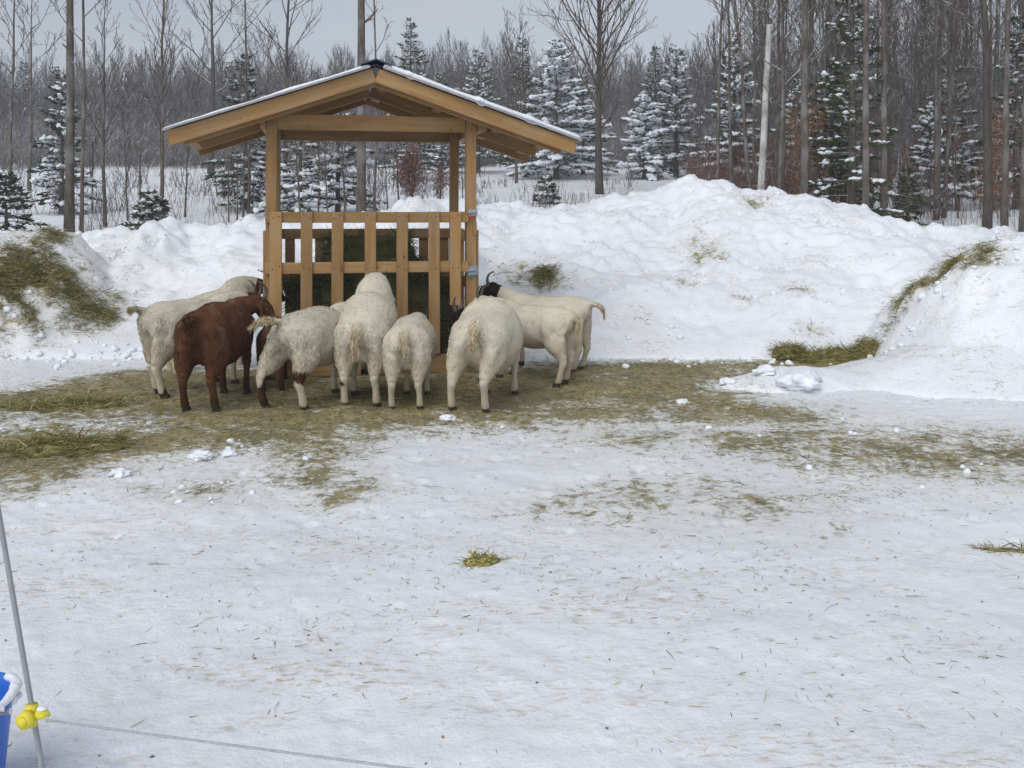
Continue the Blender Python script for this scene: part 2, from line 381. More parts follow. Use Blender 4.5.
def wood_mat():
    m, n, b = mat('new pine lumber', .62, .3); co = objco(n)
    oi = n.nodes.new('ShaderNodeObjectInfo')
    mp = N(n, 'ShaderNodeMapping'); mp.inputs['Scale'].default_value = (.55, 9, 9)
    ad = N(n, 'ShaderNodeVectorMath', operation='ADD'); sc = N(n, 'ShaderNodeVectorMath', operation='SCALE'); sc.inputs['Scale'].default_value = 37
    cmb = n.nodes.new('ShaderNodeCombineXYZ'); [n.links.new(oi.outputs['Random'], cmb.inputs[i]) for i in range(3)]
    n.links.new(cmb.outputs[0], sc.inputs[0]); n.links.new(co, mp.inputs[0]); n.links.new(mp.outputs[0], ad.inputs[0]); n.links.new(sc.outputs[0], ad.inputs[1])
    g = noise(n, 2.2, 6, ad.outputs[0], .6)
    wv = N(n, 'ShaderNodeTexWave', Scale=1.6, Distortion=5.0, Detail=3.0); wv.bands_direction = 'Y'; n.links.new(ad.outputs[0], wv.inputs['Vector'])
    c = ramp(n, g, [(.3, (.25, .13, .044)), (.5, (.335, .19, .07)), (.7, (.42, .265, .115))])
    c = mixc(n, math_(n, 'MULTIPLY', wv.outputs[0], .28), c, (.30, .15, .055))
    # knots
    vo = N(n, 'ShaderNodeTexVoronoi', Scale=5.2); mk = N(n, 'ShaderNodeMapping'); mk.inputs['Scale'].default_value = (.8, 1.6, 1.6)
    a2 = N(n, 'ShaderNodeVectorMath', operation='ADD'); n.links.new(co, mk.inputs[0]); n.links.new(mk.outputs[0], a2.inputs[0]); n.links.new(sc.outputs[0], a2.inputs[1]); n.links.new(a2.outputs[0], vo.inputs['Vector'])
    c = mixc(n, ramp(n, vo.outputs['Distance'], [(.055, (.8, .8, .8)), (.11, (0, 0, 0))]), c, (.13, .055, .02))
    # weather greying
    c = mixc(n, math_(n, 'MULTIPLY', ramp(n, noise(n, 3, 4, co), [(.45, (0, 0, 0)), (.7, (1, 1, 1))]), .4), c, (.34, .26, .17))
    br = math_(n, 'ADD', math_(n, 'MULTIPLY', oi.outputs['Random'], .34), .80)
    cb = n.nodes.new('ShaderNodeCombineXYZ'); [n.links.new(br, cb.inputs[i]) for i in range(3)]
    c = mixc(n, 1.0, c, cb.outputs[0], 'MULTIPLY')
    n.links.new(c, b.inputs['Base Color']); bump(n, b, g, .3, .004); return m
M['wood'] = wood_mat()
def plain(name, c, rough=.5, spec=.4, metal=0, var=.15, sc=12):
    m, n, b = mat(name, rough, spec); b.inputs['Metallic'].default_value = metal
    lo = tuple(x*(1-var) for x in c); hi = tuple(min(1, x*(1+var)) for x in c)
    co = objco(n); n.links.new(ramp(n, noise(n, sc, 4, co), [(.3, lo), (.7, hi)]), b.inputs['Base Color'])
    n.links.new(ramp(n, noise(n, sc*2, 4, co), [(.3, (rough*.8,)*3), (.7, (min(1, rough*1.25),)*3)]), b.inputs['Roughness'])
    return m
M['metal_roof'] = plain('dark blue steel roofing', (.05, .055, .11), .45, .5, .3)
M['metal_under'] = plain('galvanised underside', (.28, .28, .28), .5, .5, .4)
M['galv'] = plain('galvanised steel', (.33, .37, .41), .45, .5, .6)
M['nail'] = plain('rusty nail head', (.04, .03, .025), .6, .4, .4)
M['red'] = plain('red plastic', (.5, .05, .03), .5)
M['teal'] = plain('teal plastic', (.03, .22, .24), .5)
M['horn'] = plain('dark grey horn', (.11, .09, .075), .6, .3, 0, .35, 20)
M['hoof'] = plain('dark hoof', (.05, .042, .035), .7)
M['eye'] = plain('amber eye', (.08, .045, .01), .15, .6)
M['rod'] = plain('grey fibreglass rod', (.30, .31, .33), .5, .4, 0, .1)
M['yellow'] = plain('yellow plastic insulator', (.72, .62, .05), .45, .4, 0, .1)
M['blue'] = plain('blue plastic', (.035, .16, .62), .4, .4, 0, .1)
M['poly'] = plain('white polywire', (.40, .41, .42), .6, .2, 0, .25, 200)

# ------------------------------------------------------------------ ground sheet
def build_ground():
    ys = np.concatenate([np.linspace(-40, .6, 24), np.geomspace(.7, 14, 620)[0:], np.geomspace(14.2, 230, 120)])
    u = np.linspace(-1, 1, 641); u = np.sign(u)*(.62*np.abs(u) + .38*np.abs(u)**9*2.2)
    wid = np.where(ys < 1, 2.4, 2.2 + .92*(ys-1)); wid = np.where(ys < .6, 14, np.where(ys < 1, 3.0, wid))
    Y = np.repeat(ys[:, None], len(u), 1); X = u[None, :]*wid[:, None]
    Z = Hbase(X, Y)
    hm = haymask(X, Y)
    Z = Z + np.clip(hm, 0, 1)*.02*(fbm(X*9, Y*9, 4, 3)) + prints(X, Y) + (fbm(X*13, Y*13, 14, 4)-.5)*(.007+.010*sstep(4, 7, Y))*sstep(11, 9, Y)
    nr, nc = Y.shape; i = np.arange(nr-1)[:, None]*nc; j = np.arange(nc-1)[None, :]
    Fq = np.stack([i+j, i+j+1, i+nc+j+1, i+nc+j], -1).reshape(-1, 4)
    me = make_mesh('snow_ground', np.stack([X, Y, Z], -1).reshape(-1, 3), [Fq], True, M['ground'], {'hay': ('FLOAT', hm)})
    return tag(link('snow_ground', me), kind='structure')
build_ground()
def bank_hay(x, y, z):
    P = lambda cx, cy, rx, ry, t: t*np.clip(1.25-np.sqrt(((x-cx)/rx)**2+((y-cy)/ry)**2), 0, 1)
    m = np.zeros_like(x)-.15
    # hay thrown on the left heap, dirt over the rest of it
    on = np.clip(1.2-np.sqrt(((x+5.75)/1.9)**2+((y-10.8)/1.8)**2), 0, 1)
    m = np.maximum(m, .40*on)
    return m
def build_bank():
    xs = np.linspace(-16, 16, 680); ys = np.linspace(7.2, 19, 300)
    X, Y = np.meshgrid(xs, ys); Zb = Hbank(X, Y); Z = Hbase(X, Y)
    up = Zb > Z
    Zf = np.where(up, Zb, np.minimum(Z-.06, Zb))
    edge = (X < -15.8) | (X > 15.8) | (Y > 18.9) | (Y < 7.25); Zf = np.where(edge, Z-.4, Zf)
    hm = bank_hay(X, Y, Zf)
    # hay patches placed where they lie on the slopes
    for px, py, r, t in BANK_PATCHES:
        x0, y0, z0, ok = cast([px], [py]); 
        d = np.sqrt((X-x0[0])**2+((Y-y0[0])*.8)**2+((Zf-z0[0])*1.1)**2); hm = np.maximum(hm, t*.82*np.clip(1.5-d/r, 0, 1))
    nr, nc = Y.shape; i = np.arange(nr-1)[:, None]*nc; j = np.arange(nc-1)[None, :]
    Fq = np.stack([i+j, i+j+1, i+nc+j+1, i+nc+j], -1).reshape(-1, 4)
    me = make_mesh('snow_bank', np.stack([X, Y, Zf], -1).reshape(-1, 3), [Fq], True, M['bank'], {'hay': ('FLOAT', hm)})
    return tag(link('snow_bank', me), kind='structure')
BANK_PATCHES = [(15, 280, .38, 1.0), (50, 290, .34, 1.0), (80, 302, .26, .95), (20, 320, .26, .8), (55, 238, .16, .8), (38, 240, .12, .7), (30, 262, .26, .75), (100, 318, .22, .8), (5, 290, .3, .9),
    (120, 300, .16, .6), (75, 330, .2, .5), (975, 258, .20, .95), (950, 265, .20, .95), (925, 280, .16, .9), (912, 292, .14, .8), (898, 305, .12, .7), (890, 330, .10, .45),
    (755, 205, .22, .42), (705, 255, .22, .45), (690, 245, .2, .35), (540, 283, .25, .85), (515, 275, .25, .45), (545, 275, .15, .75), (685, 285, .15, .35), (740, 300, .12, .35), (800, 290, .15, .3), (640, 330, .2, .3), (815, 335, .15, .35)]
build_bank()

# ------------------------------------------------------------------ hay feeder shelter
FX, FY, FYAW = -2.089, 8.25, math.atan2(.2045, .979)
FZ = 0.0
def build_feeder():
    root = empty('hay_feeder', (FX, FY, FZ), FYAW)
    tag(root, 'open pine hay feeder shelter with slatted front and snowy gable roof', 'hay feeder')
    W_, D_ = 1.75, 1.02
    def board(name, p0, p1, th, wd, roll=0.0, parent=root, m='wood', ends=None):
        """box from p0 to p1 (local metres); th = thickness sideways, wd = depth in its own z"""
        p0, p1 = Vector(p0), Vector(p1); d = p1-p0; L = d.length; x = d.normalized()
        upv = Vector((0, 0, 1)) if abs(x.z) < .9 else Vector((0, 1, 0))
        y = upv.cross(x).normalized(); z = x.cross(y)
        g = Geo(); bv = min(.004, th*.2, wd*.2)
        hx, hy, hz = L/2, th/2, wd/2
        # chamfered box with a slightly bowed length so edges are not dead straight
        prof = [(-hy+bv, -hz), (hy-bv, -hz), (hy, -hz+bv), (hy, hz-bv), (hy-bv, hz), (-hy+bv, hz), (-hy, hz-bv), (-hy, -hz+bv)]
        xs_ = [-hx, -hx+bv, -hx*.5, 0, hx*.5, hx-bv, hx]; V = []
        bow = random.uniform(-1, 1)*.0016*L; bow2 = random.uniform(-1, 1)*.0016*L
        for k, xx in enumerate(xs_):
            s = (1-bv/max(hy, .01)) if k in (0, 6) else 1
            q = 1-(xx/hx)**2
            V += [(xx, a*s+bow*q, b*s+bow2*q) for a, b in prof]
        nF = []
        for k in range(6):
            for j in range(8): nF.append((k*8+j, k*8+(j+1) % 8, (k+1)*8+(j+1) % 8, (k+1)*8+j))
        g.add(V, np.array(nF)[:, ::-1])
        g.F.setdefault(8, []).append(np.array([list(range(8)), list(range(48, 56))[::-1]])[:, :])
        me = g.mesh(name, M[m], smooth=False)
        o = link(name, me, parent)
        rot = Matrix((x, y, z)).transposed().to_4x4() @ Matrix.Rotation(roll, 4, 'X')
        o.matrix_local = Matrix.Translation((p0+p1)/2) @ rot
        return o
    # posts
    for u in (0, W_):
        for v in (0, D_):
            zt = 2.33
            board('post', (u, v, -.06), (u, v, zt), .092 if v == 0 else .085, .092 if v == 0 else .085)
    # cross beams front and rear, side plates outside the posts
    board('cross_beam', (.046, -.01, 2.235), (W_-.05, -.01, 2.235), .04, .135)
    board('cross_beam', (-.02, D_+.066, 2.225), (W_+.02, D_+.066, 2.225), .04, .14)
    board('side_plate', (-.068, -.14, 2.245), (-.068, D_+.22, 2.245), .042, .14)
    board('side_plate', (W_+.068, -.14, 2.245), (W_+.068, D_+.22, 2.245), .042, .14)
    board('side_plate', (W_+.108, -.13, 2.245), (W_+.108, D_+.2, 2.245), .036, .135)
    # rafters: (v, half run, top z shift)
    uc, zr, ze, run = W_/2, 2.68, 2.085, 1.76
    sl_ = (zr-ze)/run; ca = math.cos(math.atan(sl_))
    def rafter(v, rn, wd, th, name='rafter', drop=0.0):
        for s in (-1, 1):
            off = wd/2/ca + drop
            e = .012
            board(name, (uc+s*e, v, zr-off-sl_*e), (uc+s*(rn-.085*(s < 0)), v, zr-off-sl_*(rn-.085*(s < 0))), th, wd)
    rafter(-.36, 1.76, .125, .04, 'barge_board')
    rafter(-.27, 1.66, .135, .04, 'rafter', .012)
    rafter(.0, 1.60, .10, .038, 'rafter', .012) if False else None
    rafter(.55, 1.62, .13, .04, 'rafter', .012)
    rafter(1.32, 1.72, .125, .04, 'barge_board')
    for s in (-1, 1):   # purlins under the sheeting
        for t_ in (.10, .62, 1.18, 1.60):
            uu = uc+s*t_; zz = zr-sl_*t_-.045
            o = board('purlin', (uu, -.335, zz-.012), (uu, 1.29, zz-.012), .085, .036)
            o.rotation_euler.rotate_axis('X', s*math.atan(sl_))
    # roof sheets: corrugated, real thickness; dark steel above
    for s in (-1, 1):
        g = Geo(); nv, nu = 140, 6
        vs = np.linspace(-.41, 1.40, nv); us = np.linspace(0.0, 1.79-.085*(s < 0), nu)
        rib = .010*np.clip(np.cos(vs*2*math.pi/.19)*2.2-1.0, 0, 1)
        T_ = []
        for lay in (0, 1):
            U_, V_ = np.meshgrid(us, vs); Z_ = zr-sl_*U_ + .012 + rib[:, None] + lay*.003
            T_.append(np.stack([uc+s*U_, V_, Z_], -1).reshape(-1, 3))
        i = np.arange(nv-1)[:, None]*nu; j = np.arange(nu-1)[None, :]
        q = np.stack([i+j, i+j+1, i+nu+j+1, i+nu+j], -1).reshape(-1, 4); K = nv*nu
        rim = [(a*nu+nu-1, (a+1)*nu+nu-1, K+(a+1)*nu+nu-1, K+a*nu+nu-1) for a in range(nv-1)] + [(b, b+1, K+b+1, K+b) for b in range(nu-1)] + [((nv-1)*nu+b, (nv-1)*nu+b+1, K+(nv-1)*nu+b+1, K+(nv-1)*nu+b) for b in range(nu-1)]
        g.add(np.concatenate(T_), np.concatenate([q, q+K, np.array(rim)]))
        link('roof_sheet', g.mesh('roof_sheet', M['metal_roof'], False), root)
        # underside boards of grey sheet
        g = Geo(); z0 = zr-.003
        a = [(uc+s*.0, -.335, z0), (uc+s*1.65, -.335, z0-sl_*1.65), (uc+s*1.65, 1.29, z0-sl_*1.65), (uc+s*.0, 1.29, z0)]
        g.add(a+[(x_, y_, z_+.009) for x_, y_, z_ in a], [(0, 1, 2, 3), (4, 5, 6, 7), (0, 1, 5, 4), (1, 2, 6, 5), (2, 3, 7, 6), (3, 0, 4, 7)])
        link('roof_lining', g.mesh('roof_lining', M['metal_under'], False), root)
        # snow lying on the sheet
        nv, nu = 150, 130
        vs = np.linspace(-.425, 1.38, nv); us = np.linspace(.06 if s > 0 else .05, 1.80-.085*(s < 0), nu); U_, V_ = np.meshgrid(us, vs)
        th = .020 + .03*(fbm(U_*3+s*9, V_*3, 2, 4)-.4) + (.012 if s > 0 else -.004)
        e = np.minimum.reduce([(U_-us[0])/.05, (us[-1]-U_)/.03, (V_-vs[0])/.03, (vs[-1]-V_)/.03])
        th = th*np.clip(e, 0, 1)**.5
        lump = sstep(.55, .8, fbm(U_*9+3*s, V_*3, 9, 3))*.006*(s > 0)
        Vx = V_ - (lump*2.2)*(V_ < -.38) ; top = zr-sl_*U_+.020+th+lump*np.clip(e, 0, 1)
        bot = zr-sl_*U_+.018-0*U_ - lump*2.0*(V_ < -.38) + 0*U_
        bot = np.where(V_ < -.40, bot-.012-lump, bot+.002)
        i = np.arange(nv-1)[:, None]*nu; j = np.arange(nu-1)[None, :]
        q = np.stack([i+j, i+j+1, i+nu+j+1, i+nu+j], -1).reshape(-1, 4); K = nv*nu
        V = np.concatenate([np.stack([uc+s*U_, Vx, top], -1).reshape(-1, 3), np.stack([uc+s*U_, Vx, bot], -1).reshape(-1, 3)])
        rim = [(a*nu+c_, (a+1)*nu+c_, K+(a+1)*nu+c_, K+a*nu+c_) for a in range(nv-1) for c_ in (0, nu-1)] + [(a*nu+b, a*nu+b+1, K+a*nu+b+1, K+a*nu+b) for b in range(nu-1) for a in (0, nv-1)]
        g = Geo(); g.add(V, np.concatenate([q, q+K, np.array(rim)])); o = link('roof_snow', g.mesh('roof_snow', M['snow']), root)
    # ridge cap
    g = Geo(); cw = .13
    for s in (-1, 1):
        a = [(uc, -.43, zr+.066), (uc+s*cw, -.43, zr+.062-sl_*cw), (uc+s*cw, 1.41, zr+.062-sl_*cw), (uc, 1.41, zr+.066)]
        g.add(a+[(x_, y_, z_-.012) for x_, y_, z_ in a], [(0, 1, 2, 3), (4, 5, 6, 7), (0, 1, 5, 4), (1, 2, 6, 5), (2, 3, 7, 6)])
    link('ridge_cap', g.mesh('ridge_cap', M['metal_roof'], False), root)
    # front rack: rails and slats
    vf = -.046-.02
    for zz, wd in ((1.405, .095), (.962, .098), (.10, .16)):
        board('rail', (-.05, vf, zz), (W_-.03 if zz > .5 else W_+.05, vf, zz), .036, wd)
    vs_ = vf-.018-.0125
    slats = [(.04, .02, .105), (.30, .34, .10), (.565, .40, .102), (.845, .42, .098), (1.125, .36, .10), (1.405, .19, .10), (1.60, .62, .10)]
    for u, zb, wd in slats:
        lean = random.uniform(-.006, .006)
        s_ = board('slat', (u+lean, vs_, zb), (u, vs_, 1.452+random.uniform(-.004, .004)), wd, .022)
        for zz in (1.405, .962):
            for dx in (-.028, .026):
                g = Geo(); v, f = ICO0; g.add(v*np.array([.006, .003, .006]) + np.array([u+dx+random.uniform(-.006, .006), vs_-.0125, zz+random.uniform(-.022, .022)]), f)
                nl = link('nail', g.mesh('nail', M['nail']), root)
    # side racks and rear rack
    for u in (0, W_):
        for zz in (1.23, .80, .12): board('side_rail', (u, .05, zz), (u, D_-.045, zz), .036, .10)
        for v in (.02, .30, .58, .86): board('side_slat', (u+(.060 if u > 1 else -.060), v, .05), (u+(.060 if u > 1 else -.060), v, 1.285), .09, .022, math.pi/2)
    for zz in (1.235, .80, .12): board('rear_rail', (-.04, D_+.065, zz), (W_+.04, D_+.065, zz), .036, .10)
    for u in (.13, .42, .70, .98, 1.27, 1.45, 1.66): board('rear_slat', (u, D_+.096, .06), (u, D_+.096, 1.28), .095, .022)
    # strap brackets, clip and wooden tag on the right front post
    def bracket(z, h, m2):
        g = Geo()
        def bx(x0, x1, y0, y1, z0, z1):
            v = [(x, y, zz) for x in (x0, x1) for y in (y0, y1) for zz in (z0, z1)]
            g.add(v, [(0, 1, 3, 2), (4, 6, 7, 5), (0, 4, 5, 1), (2, 3, 7, 6), (0, 2, 6, 4), (1, 5, 7, 3)])
        bx(W_-.035, W_+.052, -.062, -.049, z-h/2, z+h/2)
        bx(W_+.0475, W_+.056, -.048, .03, z-h/2, z+h/2)
        tube(g, [(W_-.055, -.066, z-h*.2), (W_-.02, -.07, z), (W_+.03, -.07, z+.004)], .011, 8)
        for a in (-.012, .03): blob(g, (W_+a, -.065, z), (.008, .005, .008), ic=ICO1, amp=0)
        b = link('latch', g.mesh('latch', M['galv'], False), root)
        g = Geo(); tube(g, [(W_-.03, -.075, z-h*.5), (W_-.01, -.08, z-h*.75), (W_+.02, -.075, z-h*.55)], .009, 6); link('clip', g.mesh('clip', M[m2]), b)
    bracket(1.445, .062, 'red'); bracket(.925, .085, 'teal')
    board('wooden_tag', (W_+.03, -.055, 1.24), (W_+.03, -.055, 1.36), .035, .014)
    return root
feeder = build_feeder()
def fw(u, v, z=0):  # feeder frame -> world
    c, s = math.cos(FYAW), math.sin(FYAW); return (FX+u*c-v*s, FY+u*s+v*c, FZ+z)

# ------------------------------------------------------------------ hay
HAYC = np.array([(.18, .145, .05), (.27, .22, .085), (.38, .31, .14), (.50, .42, .21), (.15, .14, .048), (.08, .062, .025), (.60, .52, .30)])*np.array((.94, 1.0, .88))
def haycols(n, dark=1.0, green=0.0, p=None):
    dark = dark*.95; k = rng.choice(len(HAYC), n, p=p if p is not None else [.22, .25, .17, .08, .16, .09, .03]); c = HAYC[k]*rng.uniform(.75, 1.25, (n, 1))*dark
    if green: c = c*(1-green) + np.array((.06, .08, .025))*green
    return np.concatenate([c, np.ones((n, 1))], 1)
def flatdirs(n, tilt=.25):
    a = rng.uniform(0, 2*math.pi, n); z = rng.normal(0, tilt, n); d = np.stack([np.cos(a), np.sin(a), z], 1); return d/np.linalg.norm(d, axis=1)[:, None]
def hay_on_ground():
    g = Geo()
    n = 520000; x = rng.uniform(-9.5, 8, n); y = rng.uniform(3.9, 10.2, n)
    m = haymask(x, y); v = m + (fbm(x*1.7, y*1.7, 9, 3)-.5)*.8 + (fbm(x*6, y*6, 5, 3)-.5)*.9
    keep = (rng.random(n) < np.clip((v-.36)*.6, 0, .30)); x, y = x[keep], y[keep]; n = len(x)
    vv = np.clip(v[keep], 0, 1.3)
    z = np.maximum(Hbase(x, y), Hbank(x, y)) + .004 + rng.random(n)*.02*vv
    L = rng.uniform(.02, .10, n); D = flatdirs(n, .13)
    strands(g, np.stack([x, y, z], 1), D, L, rng.uniform(.002, .0042, n), haycols(n))
    tag(link('hay_litter', g.mesh('hay_litter', M['hay'], False)), 'flattened olive brown hay trodden over the snow around the feeder', 'hay', kind='stuff')
    # thin scatter of loose stalks over the open snow
    g = Geo(); n = 120000; x = rng.uniform(-7, 7, n); y = 1.5+rng.random(n)**.7*7.8
    v = fbm(x*1.1+5, y*1.6, 2, 4) + .22*np.clip(haymask(x, y)+.3, 0, 1)+.05*(x > .2)
    keep = rng.random(n) < np.clip((v-.49)*1.4, 0.012, .45); x, y = x[keep], y[keep]; n = len(x)
    strands(g, np.stack([x, y, H(x, y)+.004], 1), flatdirs(n, .10), rng.uniform(.008, .05, n)*(1+1.6*(rng.random(n) < .05)), rng.uniform(.0012, .003, n), haycols(n, 1.2))
    n = 420; x = rng.uniform(-5, 5, n); y = rng.uniform(2.0, 8, n)
    for a, b in zip(x, y): blob(g, (a, b, h1(a, b)+.003), (rng.uniform(.003, .008), rng.uniform(.002, .006), .002), rotz(rng.uniform(0, 6)), .3, ICO0, (*(np.array((.22, .18, .13))*rng.uniform(.5, 1.6)), 1), a)
    tag(link('loose_straw', g.mesh('loose_straw', M['hay'], False)), 'stray stalks and dark flecks scattered over the foreground snow', 'straw', kind='stuff')
hay_on_ground()
def hay_heap(name, label, cat, cx, cy, rx, ry, h, n=1600, rz=0.0, dark=1.0, z0=None, group=None, L=(.05, .16)):
    zb = h1(cx, cy) if z0 is None else z0
    root = empty(name, (cx, cy, zb), rz); tag(root, label, cat, group)
    g = Geo(); v, f = ICO3
    r = 1+.55*(fbm(v[:, 0]*1.9+cx, v[:, 1]*1.9+cy, v[:, 2]*1.9, 4)-.5)
    P = v*r[:, None]*np.array([rx, ry, h]); P[:, 2] = np.maximum(P[:, 2], -.04)
    c = haycols(len(P), .7*dark); P = P-np.array((0, 0, h*.25)); g.add(P, f, c)
    link('matted_core', g.mesh('matted_core', M['hay']), root)
    g = Geo(); k = rng.integers(0, len(P), n); k = k[P[k, 2] > -.02]; n = len(k)
    D = flatdirs(n, .35) + v[k]*.35; D /= np.linalg.norm(D, axis=1)[:, None]
    strands(g, P[k]*rng.uniform(.96, 1.04, (n, 1)) + rng.normal(0, .012, (n, 3)), D, rng.uniform(*L, n), rng.uniform(.003, .0055, n), haycols(n, dark))
    link('loose_stalks', g.mesh('loose_stalks', M['hay'], False), root)
    return root
def at(px, py):
    x, y, z, ok = cast([px], [py]); return float(x[0]), float(y[0])
a = at(790, 356); hay_heap('hay_pile', 'small flat clump of hay left of the larger heap at the snow bank foot', 'hay', a[0], a[1], .17, .14, .10, 1200)
a = at(838, 364); hay_heap('hay_pile', 'larger brown hay heap at the foot of the right snow bank', 'hay', a[0], a[1], .38, .20, .15, 3000)
a = at(872, 352); hay_heap('hay_pile', 'dark hay clump wedged against the steep right snow mound', 'hay', a[0], a[1]+.05, .17, .2, .16, 1500)
a = at(482, 563); hay_heap('hay_tuft', 'single dry yellow hay tuft lying alone in the middle of the foreground snow', 'hay', a[0], a[1], .085, .05, .035, 240, .5, 1.5, L=(.03, .08))
a = at(1012, 552); hay_heap('hay_tuft', 'thin brown hay smear on the snow at the right edge of the photo', 'hay', a[0], a[1], .15, .03, .012, 200, -.2, 1.1, L=(.03, .08))
a = at(60, 452); hay_heap('hay_pile', 'low olive hay hump on the trodden ground at lower left', 'hay', a[0], a[1], .42, .22, .08, 2600, .2)
a = at(215, 398); hay_heap('hay_pile', 'low hay hump beside the white goat at the far left', 'hay', -3.3, a[1]-.35, .45, .20, .06, 2000, .1)
def slope_hay():
    pts = []
    for px, py, r, t in BANK_PATCHES:
        x0, y0, z0, ok = cast([px], [py]); n = int((900 if t > .7 else 260 if t > .5 else 90)*(r/.2)**1.6)
        x = x0[0]+rng.normal(0, r*.62, n); y = y0[0]+rng.normal(0, r*.62, n); pts.append(np.stack([x, y], 1))
    P = np.concatenate(pts); x, y = P[:, 0], P[:, 1]; n = len(P)
    keep = fbm(x*5, y*5, 3, 3) > .44; x, y = x[keep], y[keep]; n = len(x)
    g = Geo(); strands(g, np.stack([x, y, H(x, y)+.006+rng.random(n)*.03], 1), flatdirs(n, .4), rng.uniform(.04, .14, n), rng.uniform(.003, .006, n), haycols(n, .95))
    tag(link('slope_hay', g.mesh('slope_hay', M['hay'], False)), 'matted waste hay frozen into the ploughed snow slopes', 'hay', kind='stuff')
slope_hay()
def rack_hay():
    g = Geo(); root = empty('rack_hay', fw(.85, .5, .0), FYAW); tag(root, 'dark green hay heaped inside the slatted rack of the feeder', 'hay')
    v, f = ICO3; v = v.copy()
    s = np.sign(v)*np.abs(v)**.55
    P = s*np.array([.74, .40, .62])*(1+.25*(fbm(v[:, 0]*2.2, v[:, 1]*2.2, v[:, 2]*2.2, 4)-.5))[:, None] + np.array([0, 0, .62])
    P[:, 2] = np.where(P[:, 0] < -.38, np.minimum(P[:, 2], .93+.5*(P[:, 0]+.38)), P[:, 2]); P[:, 2] = np.where(P[:, 0] > .42, np.minimum(P[:, 2], 1.0-.9*(P[:, 0]-.42)), P[:, 2])
    P[:, 2] = np.maximum(P[:, 2], .02)
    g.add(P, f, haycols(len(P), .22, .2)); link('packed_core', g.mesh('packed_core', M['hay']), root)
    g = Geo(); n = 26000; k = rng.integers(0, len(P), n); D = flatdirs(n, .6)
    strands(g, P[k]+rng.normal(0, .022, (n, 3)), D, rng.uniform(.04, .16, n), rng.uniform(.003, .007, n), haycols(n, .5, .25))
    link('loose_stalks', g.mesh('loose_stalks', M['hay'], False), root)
rack_hay()

# ------------------------------------------------------------------ snow crumbs
def crumbs():
    g = Geo(); n = 1500; k = 0
    x = rng.uniform(-7.5, 6, 9000); y = rng.uniform(4.4, 9.3, 9000); m = haymask(x, y)
    ok = (m > .30) & (m < .85) & ~((x > -.2) & (y < 7.4) & (rng.random(9000) < .85)) & (rng.random(9000) < np.where(m < .6, .7, .18)) & (fbm(x*1.2, y*1.2, 6, 3) > .47)
    for a, b in zip(x[ok][:n], y[ok][:n]):
        r = .005+.020*rng.random()**4; blob(g, (a, b, h1(a, b)+r*.35), (r, r*rng.uniform(.7, 1.1), r*.75), rotz(rng.uniform(0, 6)), .35, ICO1 if r > .012 else ICO0, seed=a)
    for _ in range(700):  # clods at the toe and along the bank
        a = rng.uniform(-8, 7.5); b = np.interp(a, _bx, _btoe)+rng.normal(-.1, .25)
        r = .010+.035*rng.random()**4; blob(g, (a, b, h1(a, b)+r*.3), (r, r, r*.8), None, .35, ICO1, seed=a)
    for _ in range(700):
        a = rng.uniform(-6, 7.5); b = rng.uniform(9.2, 13.6)
        r = .012+.03*rng.random()**4; blob(g, (a, b, h1(a, b)+r*.2), (r, r, r*.8), None, .35, ICO1, seed=a)
    tag(link('snow_crumbs', g.mesh('snow_crumbs', M['snow'])), 'loose snow crumbs and clods scattered over hay and bank', 'snow', kind='stuff')
    lumps = [(201, 461, .055, 'round snow lump at the edge of the hay, left of the feeder'), (229, 457, .04, 'smaller snow lump beside the round one near the hay edge'),
             (800, 390, .13, 'large rounded snow block in front of the right snow mound'), (683, 405, .045, 'snow lump alone on the trodden hay right of the goats'),
             (765, 376, .07, 'flat snow chunk on the hay near the right bank'), (448, 421, .045, 'snow lump behind the hind hooves of the middle goats'),
             (120, 478, .045, 'low snow chunk on the lower left hay border'), (727, 386, .05, 'white snow lump in the trodden lane right of the feeder')]
    for px, py, r, lab in lumps:
        x, y = at(px, py); g = Geo(); blob(g, (0, 0, r*.35), (r*1.2, r, r*.6), None, .55, ICO3, seed=px, freq=2.4)
        o = link('snow_lump', g.mesh('snow_lump', M['snow'])); o.location = (x, y, h1(x, y)); tag(o, lab, 'snow lump', 'snow lumps lying on the trodden ground')
crumbs()

